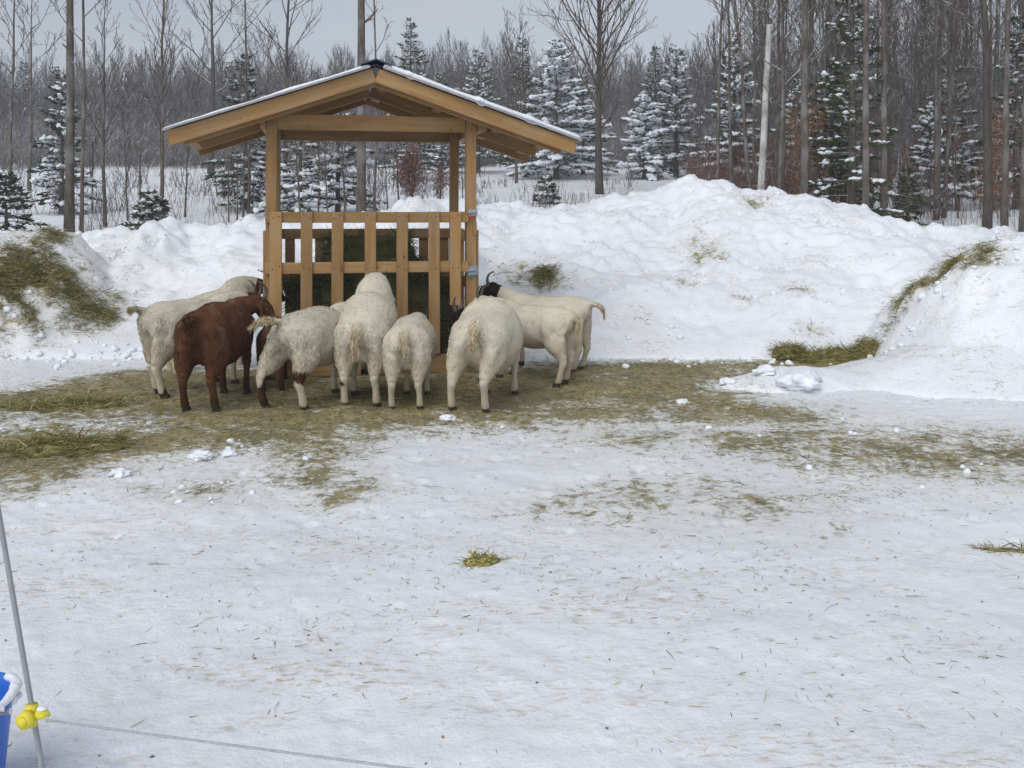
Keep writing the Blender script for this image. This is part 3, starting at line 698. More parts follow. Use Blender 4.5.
# ------------------------------------------------------------------ electric fence rod and bucket
def fence():
    root = empty('fence_rod', (-1.055, 2.2, 0)); tag(root, 'thin grey leaning electric fence rod with yellow insulator at the left edge', 'fence post')
    g = Geo(); P = np.array([(0.01, 0, -.06), (-.033, 0, .163), (-.131, 0, .737), (-.205, 0, 1.16)]); tube(g, P, [.0062, .0062, .006, .0055], 10)
    link('rod', g.mesh('rod', M['rod']), root)
    g = Geo(); c = np.array((-.056, -.004, .287))
    tube(g, [c+(-.000, -.012, -.0), c+(-.004, -.030, 0)], [.020, .019], 20); tube(g, [c+(-.004, -.030, 0), c+(-.004, -.036, 0)], [.012, .010], 16)
    tube(g, [c+(.0, 0, -.024), c+(.0, 0, .024)], .014, 12)
    tube(g, [c+(.012, -.006, .006), c+(.026, -.012, .014), c+(.040, -.010, .012), c+(.044, -.006, .002)], [.006, .007, .006, .004], 8)
    blob(g, c+(.026, -.01, .006), (.015, .009, .010), None, .1, ICO2)
    link('insulator', g.mesh('insulator', M['yellow']), root)
    g = Geo(); v, f = ICO1; blob(g, c+(.030, -.012, .021), (.012, .008, .004), None, .3, ICO2); link('insulator_snow', g.mesh('insulator_snow', M['snow']), root)
    A = np.array((-1.07, 2.18, .284)); B = np.array((2.6, 1.41, .28)); g = Geo(); t = np.linspace(0, 1, 40)[:, None]
    P = A*(1-t)+B*t - np.array((0, 0, 1))*(.008*4*t*(1-t)); tube(g, P, .0026, 6)
    tag(link('fence_wire', g.mesh('fence_wire', M['poly'])), 'thin pale fence wire running low over the foreground snow', 'wire')
    bx, by = -1.375, 2.33; bz = h1(bx, by)
    root = empty('bucket', (bx, by, bz)); tag(root, 'blue plastic bucket with snow on its rim at the bottom left corner', 'bucket')
    n = 48; th = np.linspace(0, 2*math.pi, n+1)[:-1]; prof = [(.0, .0), (.105, .0), (.11, .01), (.135, .255), (.142, .258), (.146, .268), (.146, .276), (.140, .279), (.133, .274), (.128, .25), (.100, .012), (.0, .012)]
    V = [(r*math.cos(a), r*math.sin(a), z) for r, z in prof for a in th]; Fq = [(k*n+j, k*n+(j+1) % n, (k+1)*n+(j+1) % n, (k+1)*n+j) for k in range(len(prof)-1) for j in range(n)]
    g = Geo(); g.add(V, Fq); link('pail', g.mesh('pail', M['blue']), root)
    g = Geo(); aa = np.linspace(-2.2, 1.0, 40); rr = .005+.011*fbm(aa*3, aa*0, 2, 3)
    tube(g, np.stack([.141*np.cos(aa), .141*np.sin(aa), .279+.004*np.sin(aa*5)], 1), np.stack([rr*1.15, rr*.9], 1), 12); 
    for q in range(16):
        a_ = rng.uniform(-2.0, .8); blob(g, (.145*math.cos(a_), .145*math.sin(a_), .272-rng.random()*.03), (.010, .010, .009), None, .45, ICO2, seed=q)
    link('rim_snow', g.mesh('rim_snow', M['snow']), root)
    g = Geo(); aa = np.linspace(0, math.pi, 30); tube(g, np.stack([.15*np.cos(aa), -.02-.12*np.sin(aa), .25+.06*np.sin(aa)], 1), .003, 6); link('bail_handle', g.mesh('bail_handle', M['galv']), root)
fence()

# ------------------------------------------------------------------ goats
CREAM = np.array((.61, .56, .455)); STAIN = np.array((.38, .27, .13)); BROWN = np.array((.105, .045, .022)); DARK = np.array((.045, .02, .012)); TAN = np.array((.24, .10, .045))
def tube_closed(g, P, rad, sides=14):
    """tube with rounded ends, for the body union"""
    P = np.asarray(P, float); rad = np.asarray(rad, float); rad = rad if rad.ndim == 2 else np.stack([rad, rad], 1)
    # resample smoothly
    n = len(P); t = np.arange(n); tt = np.linspace(0, n-1, (n-1)*4+1)
    def cr(A):
        out = np.zeros((len(tt), A.shape[1])); 
        for q, x in enumerate(tt):
            i = min(int(x), n-2); f = x-i; p0, p1, p2, p3 = A[max(i-1, 0)], A[i], A[i+1], A[min(i+2, n-1)]
            out[q] = .5*((2*p1)+(-p0+p2)*f+(2*p0-5*p1+4*p2-p3)*f*f+(-p0+3*p1-3*p2+p3)*f**3)
        return out
    P2, r2 = cr(P), np.maximum(cr(rad), .004)
    d0 = P2[0]-P2[1]; d0 /= np.linalg.norm(d0); d1 = P2[-1]-P2[-2]; d1 /= np.linalg.norm(d1)
    a = [(P2[0]+d0*r2[0].min()*q, r2[0]*math.sqrt(max(1-q*q, .0004))) for q in (1, .85, .5)]
    b = [(P2[-1]+d1*r2[-1].min()*q, r2[-1]*math.sqrt(max(1-q*q, .0004))) for q in (.5, .85, 1)]
    P3 = np.array([x[0] for x in a]+list(P2)+[x[0] for x in b]); r3 = np.array([x[1] for x in a]+list(r2)+[x[1] for x in b])
    tube(g, P3, r3, sides)
def goat(label, x, y, head, scale=1.0, belly=1.0, pitch=0.0, neck=(.22, 0, .10), face=(.5, 0, -.85), legs=None, coat='white',
         spots=(), tail=(-.10, 0, -.10), tailcol=(.56, .46, .29), horn=True, rump=1.0, dirt=.55, seed=1, shag=1.0, frontlift=0.0, headcol=None, zoff=0.0, neckthick=1.0):
    """local frame: +x forward, +y left, z up. head = heading in degrees from world +x"""
    lg = {'hl': (0, 0), 'hr': (0, 0), 'fl': (0, 0), 'fr': (0, 0)}; lg.update(legs or {})
    g = Geo(); b = belly; cp, sp = math.cos(pitch), math.sin(pitch); piv = np.array((-.30, 0, .56))
    def T(p):                                   # trunk pitch about the hips
        d = np.array(p, float)-piv; return np.array((d[0]*cp-d[2]*sp, d[1], d[0]*sp+d[2]*cp))+piv
    ru = rump
    sp_pts = [(-.445, 0, .585), (-.36, 0, .585), (-.20, 0, .530), (0, 0, .512), (.18, 0, .54), (.32, 0, .60), (.40, 0, .62)]
    sp_r = [(.085*ru, .10), (.150*ru, .150), (.178*b, .196*b), (.190*b, .212*b), (.165*(b+1)/2, .178), (.125, .150), (.08, .11)]
    tube_closed(g, [T(p) for p in sp_pts], sp_r, 20)
    sh = T((.34, 0, .64)); nk = np.array(neck); hb = sh+nk; fd = np.array(face, float); fd /= np.linalg.norm(fd)
    nm = sh+nk*.5+np.array((0.0, 0, .015))
    nt_ = neckthick
    tube_closed(g, [T((.24, 0, .63)), sh, nm, hb], [(.115*nt_, .125*nt_), (.095*nt_, .115*nt_), (.070*nt_, .088*nt_), (.058, .066)], 14)
    side = np.cross(fd, (0, 0, 1)); side /= np.linalg.norm(side)+1e-9; up = np.cross(side, fd)
    tube_closed(g, [hb-fd*.03, hb+fd*.05+up*.018, hb+fd*.12+up*.010, hb+fd*.19, hb+fd*.225-up*.008], [(.058, .060), (.058, .064), (.045, .054), (.036, .040), (.026, .026)], 12)
    for s in (-1, 1):   # ears hang down beside the face
        e0 = hb+side*s*.052+up*.015+fd*.01; dn = np.array((0, 0, -1.0))
        tube(g, [e0, e0+side*s*.025+dn*.03, e0+side*s*.032+dn*.09+fd*.01, e0+side*s*.026+dn*.145+fd*.015, e0+side*s*.022+dn*.165+fd*.016], [(.012, .016), (.013, .030), (.013, .040), (.012, .030), (.008, .008)], 10, up=tuple(side))
    for s, key in ((1, 'hl'), (-1, 'hr')):
        dx, dy = lg[key]; hy = .088*ru; fy = hy*1.12*s+dy; fx = -.375+dx
        hip = T((-.345, hy*s*.85, .56))
        stf = np.array((-.318+dx*.45, hy*s*1.15+dy*.4, .425)); hock = np.array((fx-.06, fy*.93, .235)); fet = np.array((fx-.012, fy, .065)); hoof = np.array((fx+.012, fy, .018))
        tube_closed(g, [hip, stf, (stf+hock)/2+np.array((-.012, 0, .012)), stf*.22+hock*.78+np.array((-.004, 0, .004)), hock, np.array((fx-.035, fy, .15)), fet, hoof],
                    [(.098*ru, .140), (.084*ru, .104), (.074, .088), (.050, .060), (.036, .044), (.028, .031), (.032, .034), (.030, .034)], 12)
        tube_closed(g, [T((-.43, hy*.8*s, .60)), np.array((-.435+dx*.4, hy*s/abs(s)*1.02+dy*.35, .47)) if s > 0 else np.array((-.435+dx*.4, -hy*1.02+dy*.35, .44)), (stf+hock)/2+np.array((-.05, 0, .03))], [(.055*ru, .06), (.052*ru, .05), (.045, .045)], 12)
    for s, key in ((1, 'fl'), (-1, 'fr')):
        dx, dy = lg[key]; fy = .095*s+dy; fx = .295+dx; fl = frontlift
        shd = T((.27, .105*s, .56)); el = T((.27, .100*s, .44))
        kn = np.array((fx+.012, fy, .26+fl)); fet = np.array((fx, fy, .07+fl)); hoof = np.array((fx+.012, fy, .018+fl))
        tube_closed(g, [shd, el, (el+kn)/2, kn, (kn+fet)/2, fet, hoof], [(.066, .11), (.060, .08), (.042, .047), (.036, .038), (.025, .026), (.030, .031), (.030, .033)], 12)
    t0 = T((-.485, 0, .675)); tv = np.array(tail, float)*1.3; tm = t0+tv*.5+np.array((-.055, 0, .03 if tv[2] < 0.02 else 0))
    tube_closed(g, [T((-.40, 0, .67)), t0, tm, t0+tv], [(.038, .032), (.042, .030), (.052, .026), (.020, .012)], 10)
    if b > 1.02 and coat != 'none':             # udder between the hind legs
        blob(g, (-.30, 0, .40), (.075, .075, .09), ic=ICO2, amp=.05)
    me0 = g.mesh('tmp', None); tmp = link('tmp', me0)
    m1 = tmp.modifiers.new('r', 'REMESH'); m1.mode = 'VOXEL'; m1.voxel_size = .0115
    m2 = tmp.modifiers.new('s', 'SMOOTH'); m2.iterations = 13; m2.factor = .5
    dg = bpy.context.evaluated_depsgraph_get(); me = bpy.data.meshes.new_from_object(tmp.evaluated_get(dg))
    bpy.data.objects.remove(tmp); bpy.data.meshes.remove(me0)
    me.name = 'body'
    n = len(me.vertices); V = np.empty(n*3, np.float32); me.vertices.foreach_get('co', V); V = V.reshape(-1, 3).astype(float)
    E = np.empty(len(me.edges)*2, np.int32); me.edges.foreach_get('vertices', E); E = E.reshape(-1, 2); deg = np.bincount(E.ravel(), minlength=n).astype(float)
    wt = (sstep(.26, .40, V[:, 2])*sstep(.34, .18, V[:, 0]-.02)*.6)[:, None]          # melt trunk and thighs together, leave shanks and head crisp
    for _ in range(26):
        A = np.stack([np.bincount(E[:, 0], V[E[:, 1], c], n)+np.bincount(E[:, 1], V[E[:, 0], c], n) for c in range(3)], 1)/np.maximum(deg, 1)[:, None]
        V = V+(A-V)*wt
    me.vertices.foreach_set('co', V.astype(np.float32).ravel()); me.update()
    NR = np.empty(n*3, np.float32); me.vertices.foreach_get('normal', NR); NR = NR.reshape(-1, 3).astype(float)
    # a little uneven muscle and fleece
    so_ = seed*11.3
    off = (fbm(V[:, 0]*9+so_, V[:, 1]*9, V[:, 2]*9, 3)-.5)*.024 + (fbm(V[:, 0]*26+so_, V[:, 1]*26, V[:, 2]*9, 2)-.5)*.007*shag
    body = sstep(.2, .4, V[:, 2]); V = V+NR*(off*(.25+.75*body))[:, None]
    me.vertices.foreach_set('co', V.astype(np.float32).ravel()); 
    # coat colour, as the animal itself is marked
    def tdist(Q):
        e = (t0+tv)-tm; q = np.clip(((Q-tm)@e)/(e@e), -.6, 1); return np.exp(-((Q-tm-q[:, None]*e)**2).sum(1)/(2*.042**2))
    nz = fbm(V[:, 0]*7+so_, V[:, 1]*7, V[:, 2]*7, 4)
    base = {'white': CREAM, 'brown': BROWN}[coat]
    C = np.repeat(base[None], n, 0)*(1+.22*(nz-.5))[:, None]
    if coat == 'white':
        tl = tdist(V); leg = sstep(.30, .08, V[:, 2])
        und = sstep(.50, .36, V[:, 2])*sstep(.2, .3, V[:, 2])
        st = np.clip(dirt*(tl*1.5+.6*leg+.45*und)*(.5+1.1*nz), 0, .9); st = np.clip(st-.35*tl, 0, .9); C = C*(1-st[:, None])+STAIN*st[:, None]; C = C*(1-.35*tl[:, None])+np.array((.56, .46, .29))*.35*tl[:, None]
        C = C*(1-.16*sstep(.45, .75, fbm(V[:, 0]*3+so_, V[:, 1]*3, V[:, 2]*3, 3)))[:, None]
    else:
        k = sstep(.50, .72, fbm(V[:, 0]*4+so_, V[:, 1]*5, V[:, 2]*3, 4)); C = C*(1-.5*k[:, None])+TAN*.5*k[:, None]
        k = sstep(.56, .68, fbm(V[:, 0]*12+so_, V[:, 1]*12, V[:, 2]*7, 3))*(V[:, 2] > .45); C = C*(1-.16*k[:, None])+np.array((.32, .24, .19))*.16*k[:, None]
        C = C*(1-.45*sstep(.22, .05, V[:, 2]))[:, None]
    hc = headcol if headcol is not None else (DARK*1.6 if coat == 'white' else BROWN)
    dpr = (V-(hb-nk*.25))@(nk/np.linalg.norm(nk)); nearh = np.linalg.norm(V-hb, axis=1)
    k = np.clip(np.maximum(sstep(-.02, .03, dpr+.03*(nz-.5)), 0)*(nearh < .36)*(V[:, 0] > .2)+(nearh < .12), 0, 1); C = C*(1-k[:, None])+hc*k[:, None]
    if coat == 'brown':
        fr = (V-hb)@fd; k = sstep(.11, .19, fr)*(nearh < .27); C = C*(1-k[:, None])+np.array((.33, .27, .24))*k[:, None]
    for (cx, cy, cz, r, colr) in spots:
        d = np.linalg.norm((V-np.array((cx, cy, cz))), axis=1)+(nz-.5)*r*.7; k = sstep(r*1.08, r*.9, d); C = C*(1-k[:, None])+np.array(colr)*k[:, None]
    k = sstep(.045, .032, V[:, 2]-frontlift*(V[:, 0] > .1)); C = C*(1-k[:, None])+np.array((.06, .048, .038))*k[:, None]
    C = np.clip(C, .01, .9)
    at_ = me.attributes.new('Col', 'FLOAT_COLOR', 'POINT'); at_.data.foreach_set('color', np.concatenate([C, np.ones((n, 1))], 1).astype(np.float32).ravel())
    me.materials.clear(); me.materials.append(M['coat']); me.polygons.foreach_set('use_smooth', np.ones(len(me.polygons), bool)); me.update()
    root = empty('goat', (x, y, h1(x, y)+zoff+.012), R(head)); root.scale = (scale,)*3; tag(root, label, 'goat', 'goats feeding at the hay rack')
    link('body', me, root)
    # fleece
    m = int(17000); vi = rng.integers(0, n, m); bodyw = sstep(.04, .34, V[vi, 2]); keep = rng.random(m) < (.25+.75*bodyw); vi = vi[keep]; m = len(vi)
    P, Nn, Cc = V[vi], NR[vi], C[vi]
    flow = np.stack([np.full(m, -.55), np.zeros(m), np.full(m, -.75)], 1)+rng.normal(0, .22, (m, 3)); flow -= Nn*(flow*Nn).sum(1)[:, None]; flow /= np.linalg.norm(flow, axis=1)[:, None]+1e-9
    lift = .09+.12*shag; D = flow+Nn*(lift+rng.random((m, 1))*.14); D /= np.linalg.norm(D, axis=1)[:, None]
    ln = rng.uniform(.012, .028, m)*(.4+.6*bodyw[keep])*(.6+.4*shag)
    pant = np.exp(-((P[:, 0]+.42)/.09)**2)*sstep(.22, .36, P[:, 2])*sstep(.66, .55, P[:, 2]); ln *= 1+1.0*pant*shag
    tl = tdist(P); ln *= 1+1.8*tl
    g = Geo(); streak = .78+.44*fbm(P[:, 0]*6, P[:, 1]*30+so_, P[:, 2]*6, 3)[:, None]; cc = np.clip(Cc*rng.uniform(.80, 1.16, (m, 1))*streak*1.0, 0, .85)
    if tailcol is not None: cc = cc*(1-.75*tl[:, None])+np.array(tailcol)*rng.uniform(.8, 1.25, (m, 1))*.75*tl[:, None]
    strands(g, P-Nn*.003, D, ln, rng.uniform(.0035, .007, m), np.concatenate([cc, np.ones((m, 1))], 1), .5)
    link('fleece', g.mesh('fleece', M['coat'], False), root)
    for s in (-1, 1):
        if horn:
            h0 = hb+side*s*.026+up*.052-fd*.005; q = np.linspace(0, 1, 8)[:, None]
            P_ = h0+up*(.075*np.sin(q*2.2))-fd*(.13*q**1.3)+side*s*(.035*q); g = Geo(); tube(g, P_, .0155*(1-q[:, 0])+.003, 8); link('horn', g.mesh('horn', M['horn']), root)
        g = Geo(); blob(g, hb+side*s*.052+fd*.075+up*.030, (.011, .011, .011), None, 0, ICO1); link('eye', g.mesh('eye', M['eye']), root)
    for key, fxx, s in (('hl', -.375, 1), ('hr', -.375, -1), ('fl', .295, 1), ('fr', .295, -1)):   # cloven hooves
        dx, dy = lg[key]; fy = (.088*ru*1.12*s if key[0] == 'h' else .095*s)+dy; zz = frontlift if key[0] == 'f' else 0
        g = Geo()
        for c_ in (-1, 1): blob(g, (fxx+dx+.022, fy+c_*.0165, .004+zz), (.034, .0155, .030), None, .05, ICO1)
        link('hoof', g.mesh('hoof', M['hoof']), root)
    return root

goat('white goat at far left with a brown spot under its yellowish tail', -2.55, 7.68, 58, 1.0, 1.06, 0, (.26, .0, .02), (.6, 0, -.7), coat='white', rump=1.08,
     spots=[(-.46, -.03, .60, .05, DARK), (-.375, -.10, .05, .055, DARK)], tail=(-.07, .04, -.01), seed=1, legs={'hr': (-.03, 0), 'hl': (.08, 0)}, shag=.6, tailcol=(.46, .36, .2))
goat('pale goat behind the leftmost one, its back rising to a dark head', -2.74, 8.72, 36, .93, 1.0, .30, (.22, -.06, .0), (.6, -.5, -.5), seed=2, neckthick=1.05, shag=.6, zoff=-.04)
goat('chestnut brown goat with hanging ears and horns beside the left feeder post', -2.215, 7.22, 86, 1.0, 1.18, 0, (.13, -.13, .05), (.25, -.6, -.9), coat='brown',
     tail=(-.07, .02, -.05), tailcol=DARK*1.3, seed=3, rump=1.2, legs={'hl': (-.02, -.01), 'hr': (0, .015)}, shag=.8)
goat('small reddish brown goat low in the shade between chestnut goat and feeder', -1.97, 7.90, 100, .72, .95, 0, (.22, 0, -.02), (.6, 0, -.8), coat='brown', seed=4, horn=False)
goat('white goat with brown hind legs, white shaggy thighs and tail held out left', -1.45, 7.27, 66, .97, 1.12, 0, (.24, -.02, .06), (.7, 0, -.5), seed=5, rump=1.15, tail=(-.13, .12, -.02), tailcol=(.50, .40, .24),
     legs={'hl': (-.07, .10), 'hr': (-.02, .0)}, spots=[(-.43, .20, .21, .085, BROWN*.7), (-.44, .20, .11, .10, BROWN*.7), (-.40, .21, .04, .09, DARK), (-.42, -.10, .26, .072, BROWN*.7), (-.38, -.10, .03, .05, DARK)], shag=1.0,
     headcol=CREAM*.95)
goat('tallest white goat in the middle, humped up with its front feet on the rack', -1.115, 7.42, 89, 1.0, 1.2, .28, (.20, 0, -.03), (.6, 0, -.8), seed=6, rump=1.2, frontlift=.14, neckthick=1.35, shag=.75,
     tail=(-.06, 0, -.17), tailcol=(.54, .44, .28), spots=[(-.43, .12, .20, .030, DARK), (-.43, -.12, .21, .022, STAIN*.6)], legs={'fl': (.02, 0), 'fr': (.02, 0)})
goat('smaller white goat seen from behind, right of the tall one', -.765, 7.30, 88, .87, 1.2, 0, (.23, 0, -.06), (.5, 0, -.85), seed=7, rump=1.18, tail=(-.06, -.02, -.15), shag=.6, legs={'hl': (-.03, 0), 'hr': (.0, .0)})
goat('broad white goat with a swollen belly and dark head turned left', -.165, 7.30, 80, 1.0, 1.38, 0, (.13, .33, -.05), (.35, .5, -.75), seed=8, rump=1.3, tail=(-.06, .01, -.16), headcol=(.018, .013, .011),
     legs={'hl': (-.02, .08), 'hr': (-.05, .08), 'fr': (.0, -.04)}, shag=.55, dirt=.5)
goat('slim white goat standing side-on at the right with its tail hanging', .16, 8.12, 138, .90, 1.0, 0, (.28, .02, .06), (.7, .1, -.5), seed=9, headcol=CREAM*.95, tail=(-.05, 0, -.16), legs={'hl': (-.04, 0), 'hr': (.03, 0)}, shag=.35)
goat('white goat with a black head and curved horn, rightmost of the row', .29, 8.70, 150, .92, 1.0, .0, (.24, .05, .13), (.6, .35, -.6), seed=10, headcol=(.02, .015, .013), tail=(-.13, 0, -.10), dirt=.6, shag=.4, tailcol=(.42, .32, .18))

# ------------------------------------------------------------------ trees
def unit(v): return v/(np.linalg.norm(v)+1e-12)
def branch_path(r_, p, d, L, n=5, up=.25, wob=.12):
    P = [p]; d = unit(d)
    for _ in range(n-1):
        d = unit(d+np.array((0, 0, up/(n-1)))+r_.normal(0, wob, 3)); P.append(P[-1]+d*L/(n-1))
    return np.array(P), d
def bare_crown(g, r_, TP, TR, start, nb, blen, angle, levels, rmin, up=.35, sub=5, snowy=False):
    """branches off the trunk path TP (n,3) with radii TR; start = fraction where the crown begins"""
    n = len(TP)
    def side_dir(ax, az, ang):
        ax = unit(ax); u = unit(np.cross(ax, (0.3, .2, .9)) if abs(ax[2]) < .9 else np.cross(ax, (1., 0, 0))); v = np.cross(ax, u)
        return ax*math.cos(ang)+(u*math.cos(az)+v*math.sin(az))*math.sin(ang)
    def rec(p, d, L, rad, lev):
        P, dl = branch_path(r_, p, d, L, 5 if lev < levels else 4, up, .10 if lev < 2 else .14)
        R_ = np.linspace(rad, max(rmin, rad*.25), len(P)); tube(g, P, R_, 5 if rad > .02 else 3, cap=False)
        if lev >= levels: return
        m = max(2, int(sub*min(1.3, L/ (blen*.6))**.5*(1 if lev == 1 else .85)))
        for k in range(m):
            t = .25+.75*(k+r_.random()*.7)/m; x = t*(len(P)-1); i = min(int(x), len(P)-2); q = P[i]+(P[i+1]-P[i])*(x-i)
            ax = P[i+1]-P[i]; rec(q, side_dir(ax, r_.uniform(0, 6.28), r_.uniform(.35, .8)), L*r_.uniform(.35, .6)*(1.15-.5*t), max(rmin, rad*.55*(1.1-.5*t)), lev+1)
    az = r_.uniform(0, 6.28)
    for k in range(nb):
        t = start+(1-start)*((k+.3*r_.random())/nb)**.85; x = t*(n-1); i = min(int(x), n-2); q = TP[i]+(TP[i+1]-TP[i])*(x-i); rt = TR[i]+(TR[i+1]-TR[i])*(x-i)
        az += 2.4+r_.normal(0, .4); ang = angle*(1.1-.45*(t-start)/(1-start+.01))+r_.normal(0, .1)
        prof = math.sin(math.pi*min(1, .18+.82*(1-(t-start)/(1-start+1e-6))))**.6 if angle > .6 else 1-.55*(t-start)/(1-start+1e-6)
        rec(q, side_dir(TP[i+1]-TP[i], az, ang), blen*prof*r_.uniform(.75, 1.15), max(rmin, rt*.5), 1)
def trunk_path(r_, h, r0, n=12, wob=.02, lean=(0, 0), curve=0.0):
    t = np.linspace(0, 1, n); P = np.zeros((n, 3)); P[:, 2] = t*h - .35*(t == 0)
    P[:, 0] = lean[0]*t*h + curve*h*np.sin(t*math.pi) + np.cumsum(r_.normal(0, 1.7*wob*h/n, n))*(t > 0); P[:, 1] = lean[1]*t*h+np.cumsum(r_.normal(0, wob*h/n, n))*(t > 0)
    P[0, :2] = 0; R_ = r0*(1-t)**.95*.92+r0*.06; R_[0] = r0*1.25; return P, np.maximum(R_, .006)
def put(root_name, x, y, parts, label, cat, group=None, rz=0.0, sc=1.0, z=None, tilt=None):
    root = empty(root_name, (x, y, (h1(x, y) if z is None else z)-.02), rz); root.scale = (sc, sc, sc)
    if tilt: root.rotation_euler = (tilt[1], tilt[0], rz)
    tag(root, label, cat, group)
    for nm, me in parts:
        o = link(nm, me, root)
        if nm == 'snow_load': o['kind'] = 'stuff'
    return root
def bare_parts(seed, h, r0, start, nb, blen, angle=.75, levels=3, rmin=.004, lean=(0, 0), wob=.02, up=.35, sub=5, bark='bark', twig='twig', curve=0.0):
    r_ = np.random.default_rng(seed); TP, TR = trunk_path(r_, h, r0, 14, wob, lean, curve)
    g = Geo(); tube(g, TP, TR, 10 if r0 > .05 else 6); t = ('trunk', g.mesh('trunk', M[bark]))
    g = Geo(); bare_crown(g, r_, TP, TR, start, nb, blen, angle, levels, rmin, up, sub); c = ('crown', g.mesh('crown', M[twig]))
    return [t, c]

GREEN = np.array([(.030, .048, .022), (.045, .065, .026), (.022, .036, .020), (.06, .08, .03), (.038, .05, .03)])
def conifer_parts(seed, h, rad, snow=.5, dens=1.0, droop=.25, bare=.08, green=1.0, olive=0.0, irregular=.32, leafsize=1.0):
    """branch whorls carrying sprays of needles, loose snow pads lying on them"""
    r_ = np.random.default_rng(seed); gt, gn, gs = Geo(), Geo(), Geo()
    TP, TR = trunk_path(r_, h, .018*h+.015, 10, .006); tube(gt, TP, TR, 7)
    nw = int(9+h*3.2); LP, LD, LL, LC = [], [], [], []
    for k in range(nw):
        t = bare+(1-bare)*(k+.5*r_.random())/nw; z0_ = t*h; L0 = rad*(1-t)**.8*(1-.35*max(0, .18-t)/.18)+.05*rad
        m = int(r_.integers(5, 8)); a0 = r_.uniform(0, 6.28)
        for j in range(m):
            z = min(h*.985, max(bare*h, z0_+r_.normal(0, .35*h/nw+.03))); a = a0+j*6.28/m+r_.normal(0, .35); L = L0*r_.uniform(1-irregular*1.6, 1+irregular)
            if r_.random() < irregular*.35: continue
            d = np.array((math.cos(a), math.sin(a), .30*t*1.6-droop*.35)); P, _ = branch_path(r_, np.array((0, 0, z)), d, L, 5, -droop*.8+.35*t, .06)
            P[:, 0] += np.interp(z, TP[:, 2], TP[:, 0]); P[:, 1] += np.interp(z, TP[:, 2], TP[:, 1])
            tube(gt, P, np.linspace(.010+.004*L, .004, 5), 3, cap=False)
            ns = int((10+34*L)*dens); s = r_.uniform(.12, 1, ns)**.8; x = s*4; i = np.minimum(x.astype(int), 3); q = P[i]+(P[i+1]-P[i])*(x-i)[:, None]
            dr = unit(P[-1]-P[0]); sd = np.cross(dr, (0, 0, 1)); sd = unit(sd); sgn = r_.choice([-1, 1], ns)
            wd = .32*L*(1-s)**.6+.05; off = r_.uniform(0, 1, ns)*wd
            q = q+sd*(sgn*off)[:, None]+dr*(off*.55)[:, None]; q[:, 2] -= off*droop*.5+r_.uniform(0, .04, ns)
            dd = dr*.8+sd*(sgn*.75)[:, None]+r_.normal(0, .3, (ns, 3)); dd[:, 2] -= droop*.5; dd /= np.linalg.norm(dd, axis=1)[:, None]
            LP.append(q); LD.append(dd); LL.append(r_.uniform(.07, .17, ns)*leafsize*(.7+.3*min(1, L)))
            c = GREEN[r_.integers(0, len(GREEN), ns)]*r_.uniform(.7, 1.3, (ns, 1))*green; c = c*(1-olive)+np.array((.07, .085, .02))*olive*r_.uniform(.6, 1.4, (ns, 1)); LC.append(c)
            if snow > 0:
                nb_ = int((2+8*L)*snow*1.8)
                for _ in range(nb_):
                    s_ = r_.uniform(.3, 1)**.7; x = s_*4; i = min(int(x), 3); q1 = P[i]+(P[i+1]-P[i])*(x-i); o = sd*r_.normal(0, .16*L*(1.1-s_))
                    rr = r_.uniform(.022, .075)*(0.6+snow*.7)*(0.6+.4*min(1, L*1.2)); ax = unit(P[i+1]-P[i]+r_.normal(0, .35, 3)*np.array((1, 1, .4))); yb = unit(np.cross((0, 0, 1), ax)); zb = np.cross(ax, yb)
                    blob(gs, q1+o+np.array((0, 0, rr*.15)), (rr*r_.uniform(.9, 1.6), rr*r_.uniform(.7, 1.1), rr*.5), np.stack([ax, yb, zb], 1), .4, ICO1 if h < 8 else ICO0, seed=r_.uniform(0, 50), freq=1.9)
    P, D, L, C_ = np.concatenate(LP), np.concatenate(LD), np.concatenate(LL), np.concatenate(LC); n = len(P)
    strands(gn, P, D, L, L*.30, np.concatenate([C_, np.ones((n, 1))], 1), .3)
    out = [('trunk', gt.mesh('trunk', M['bark'])), ('needles', gn.mesh('needles', M['leaf'], False))]
    if snow > 0 and gs.n: out.append(('snow_load', gs.mesh('snow_load', M['snow'])))
    return out
def leafy_parts(seed, h, rad, cols, n, stems=4, leaf=(.03, .06)):
    r_ = np.random.default_rng(seed); gt, gl = Geo(), Geo(); tips = []
    for k in range(stems):
        TP, TR = trunk_path(r_, h*r_.uniform(.75, 1), .012+.006*h, 9, .03, (r_.normal(0, rad*.25/h), r_.normal(0, rad*.25/h))); tube(gt, TP, TR*.7, 5)
        for j in range(int(16+6*h)):
            t = r_.uniform(.15, 1); x = t*8; i = min(int(x), 7); q = TP[i]+(TP[i+1]-TP[i])*(x-i); a = r_.uniform(0, 6.28)
            P, _ = branch_path(r_, q, np.array((math.cos(a), math.sin(a), .55)), rad*(1.15-.8*t)*r_.uniform(.5, 1.1), 5, .2, .14); tube(gt, P, np.linspace(.006, .003, 5), 3, cap=False); tips.append(P[1:])
    T_ = np.concatenate(tips); k = r_.integers(0, len(T_), n); P = T_[k]+r_.normal(0, .05, (n, 3)); D = r_.normal(0, 1, (n, 3)); D[:, 2] -= .6; D /= np.linalg.norm(D, axis=1)[:, None]
    L = r_.uniform(*leaf, n); c = np.array(cols)[r_.integers(0, len(cols), n)]*r_.uniform(.7, 1.3, (n, 1))
    strands(gl, P, D, L, L*.55, np.concatenate([c, np.ones((n, 1))], 1), .5)
    return [('stems', gt.mesh('stems', M['twig_red'])), ('leaves', gl.mesh('leaves', M['leaf'], False))]
def pxw(px, Y): return ((px-512)/F*Y, Y)
def T(px, Y, *a, **k):
    x, y = pxw(px, Y); return x, y

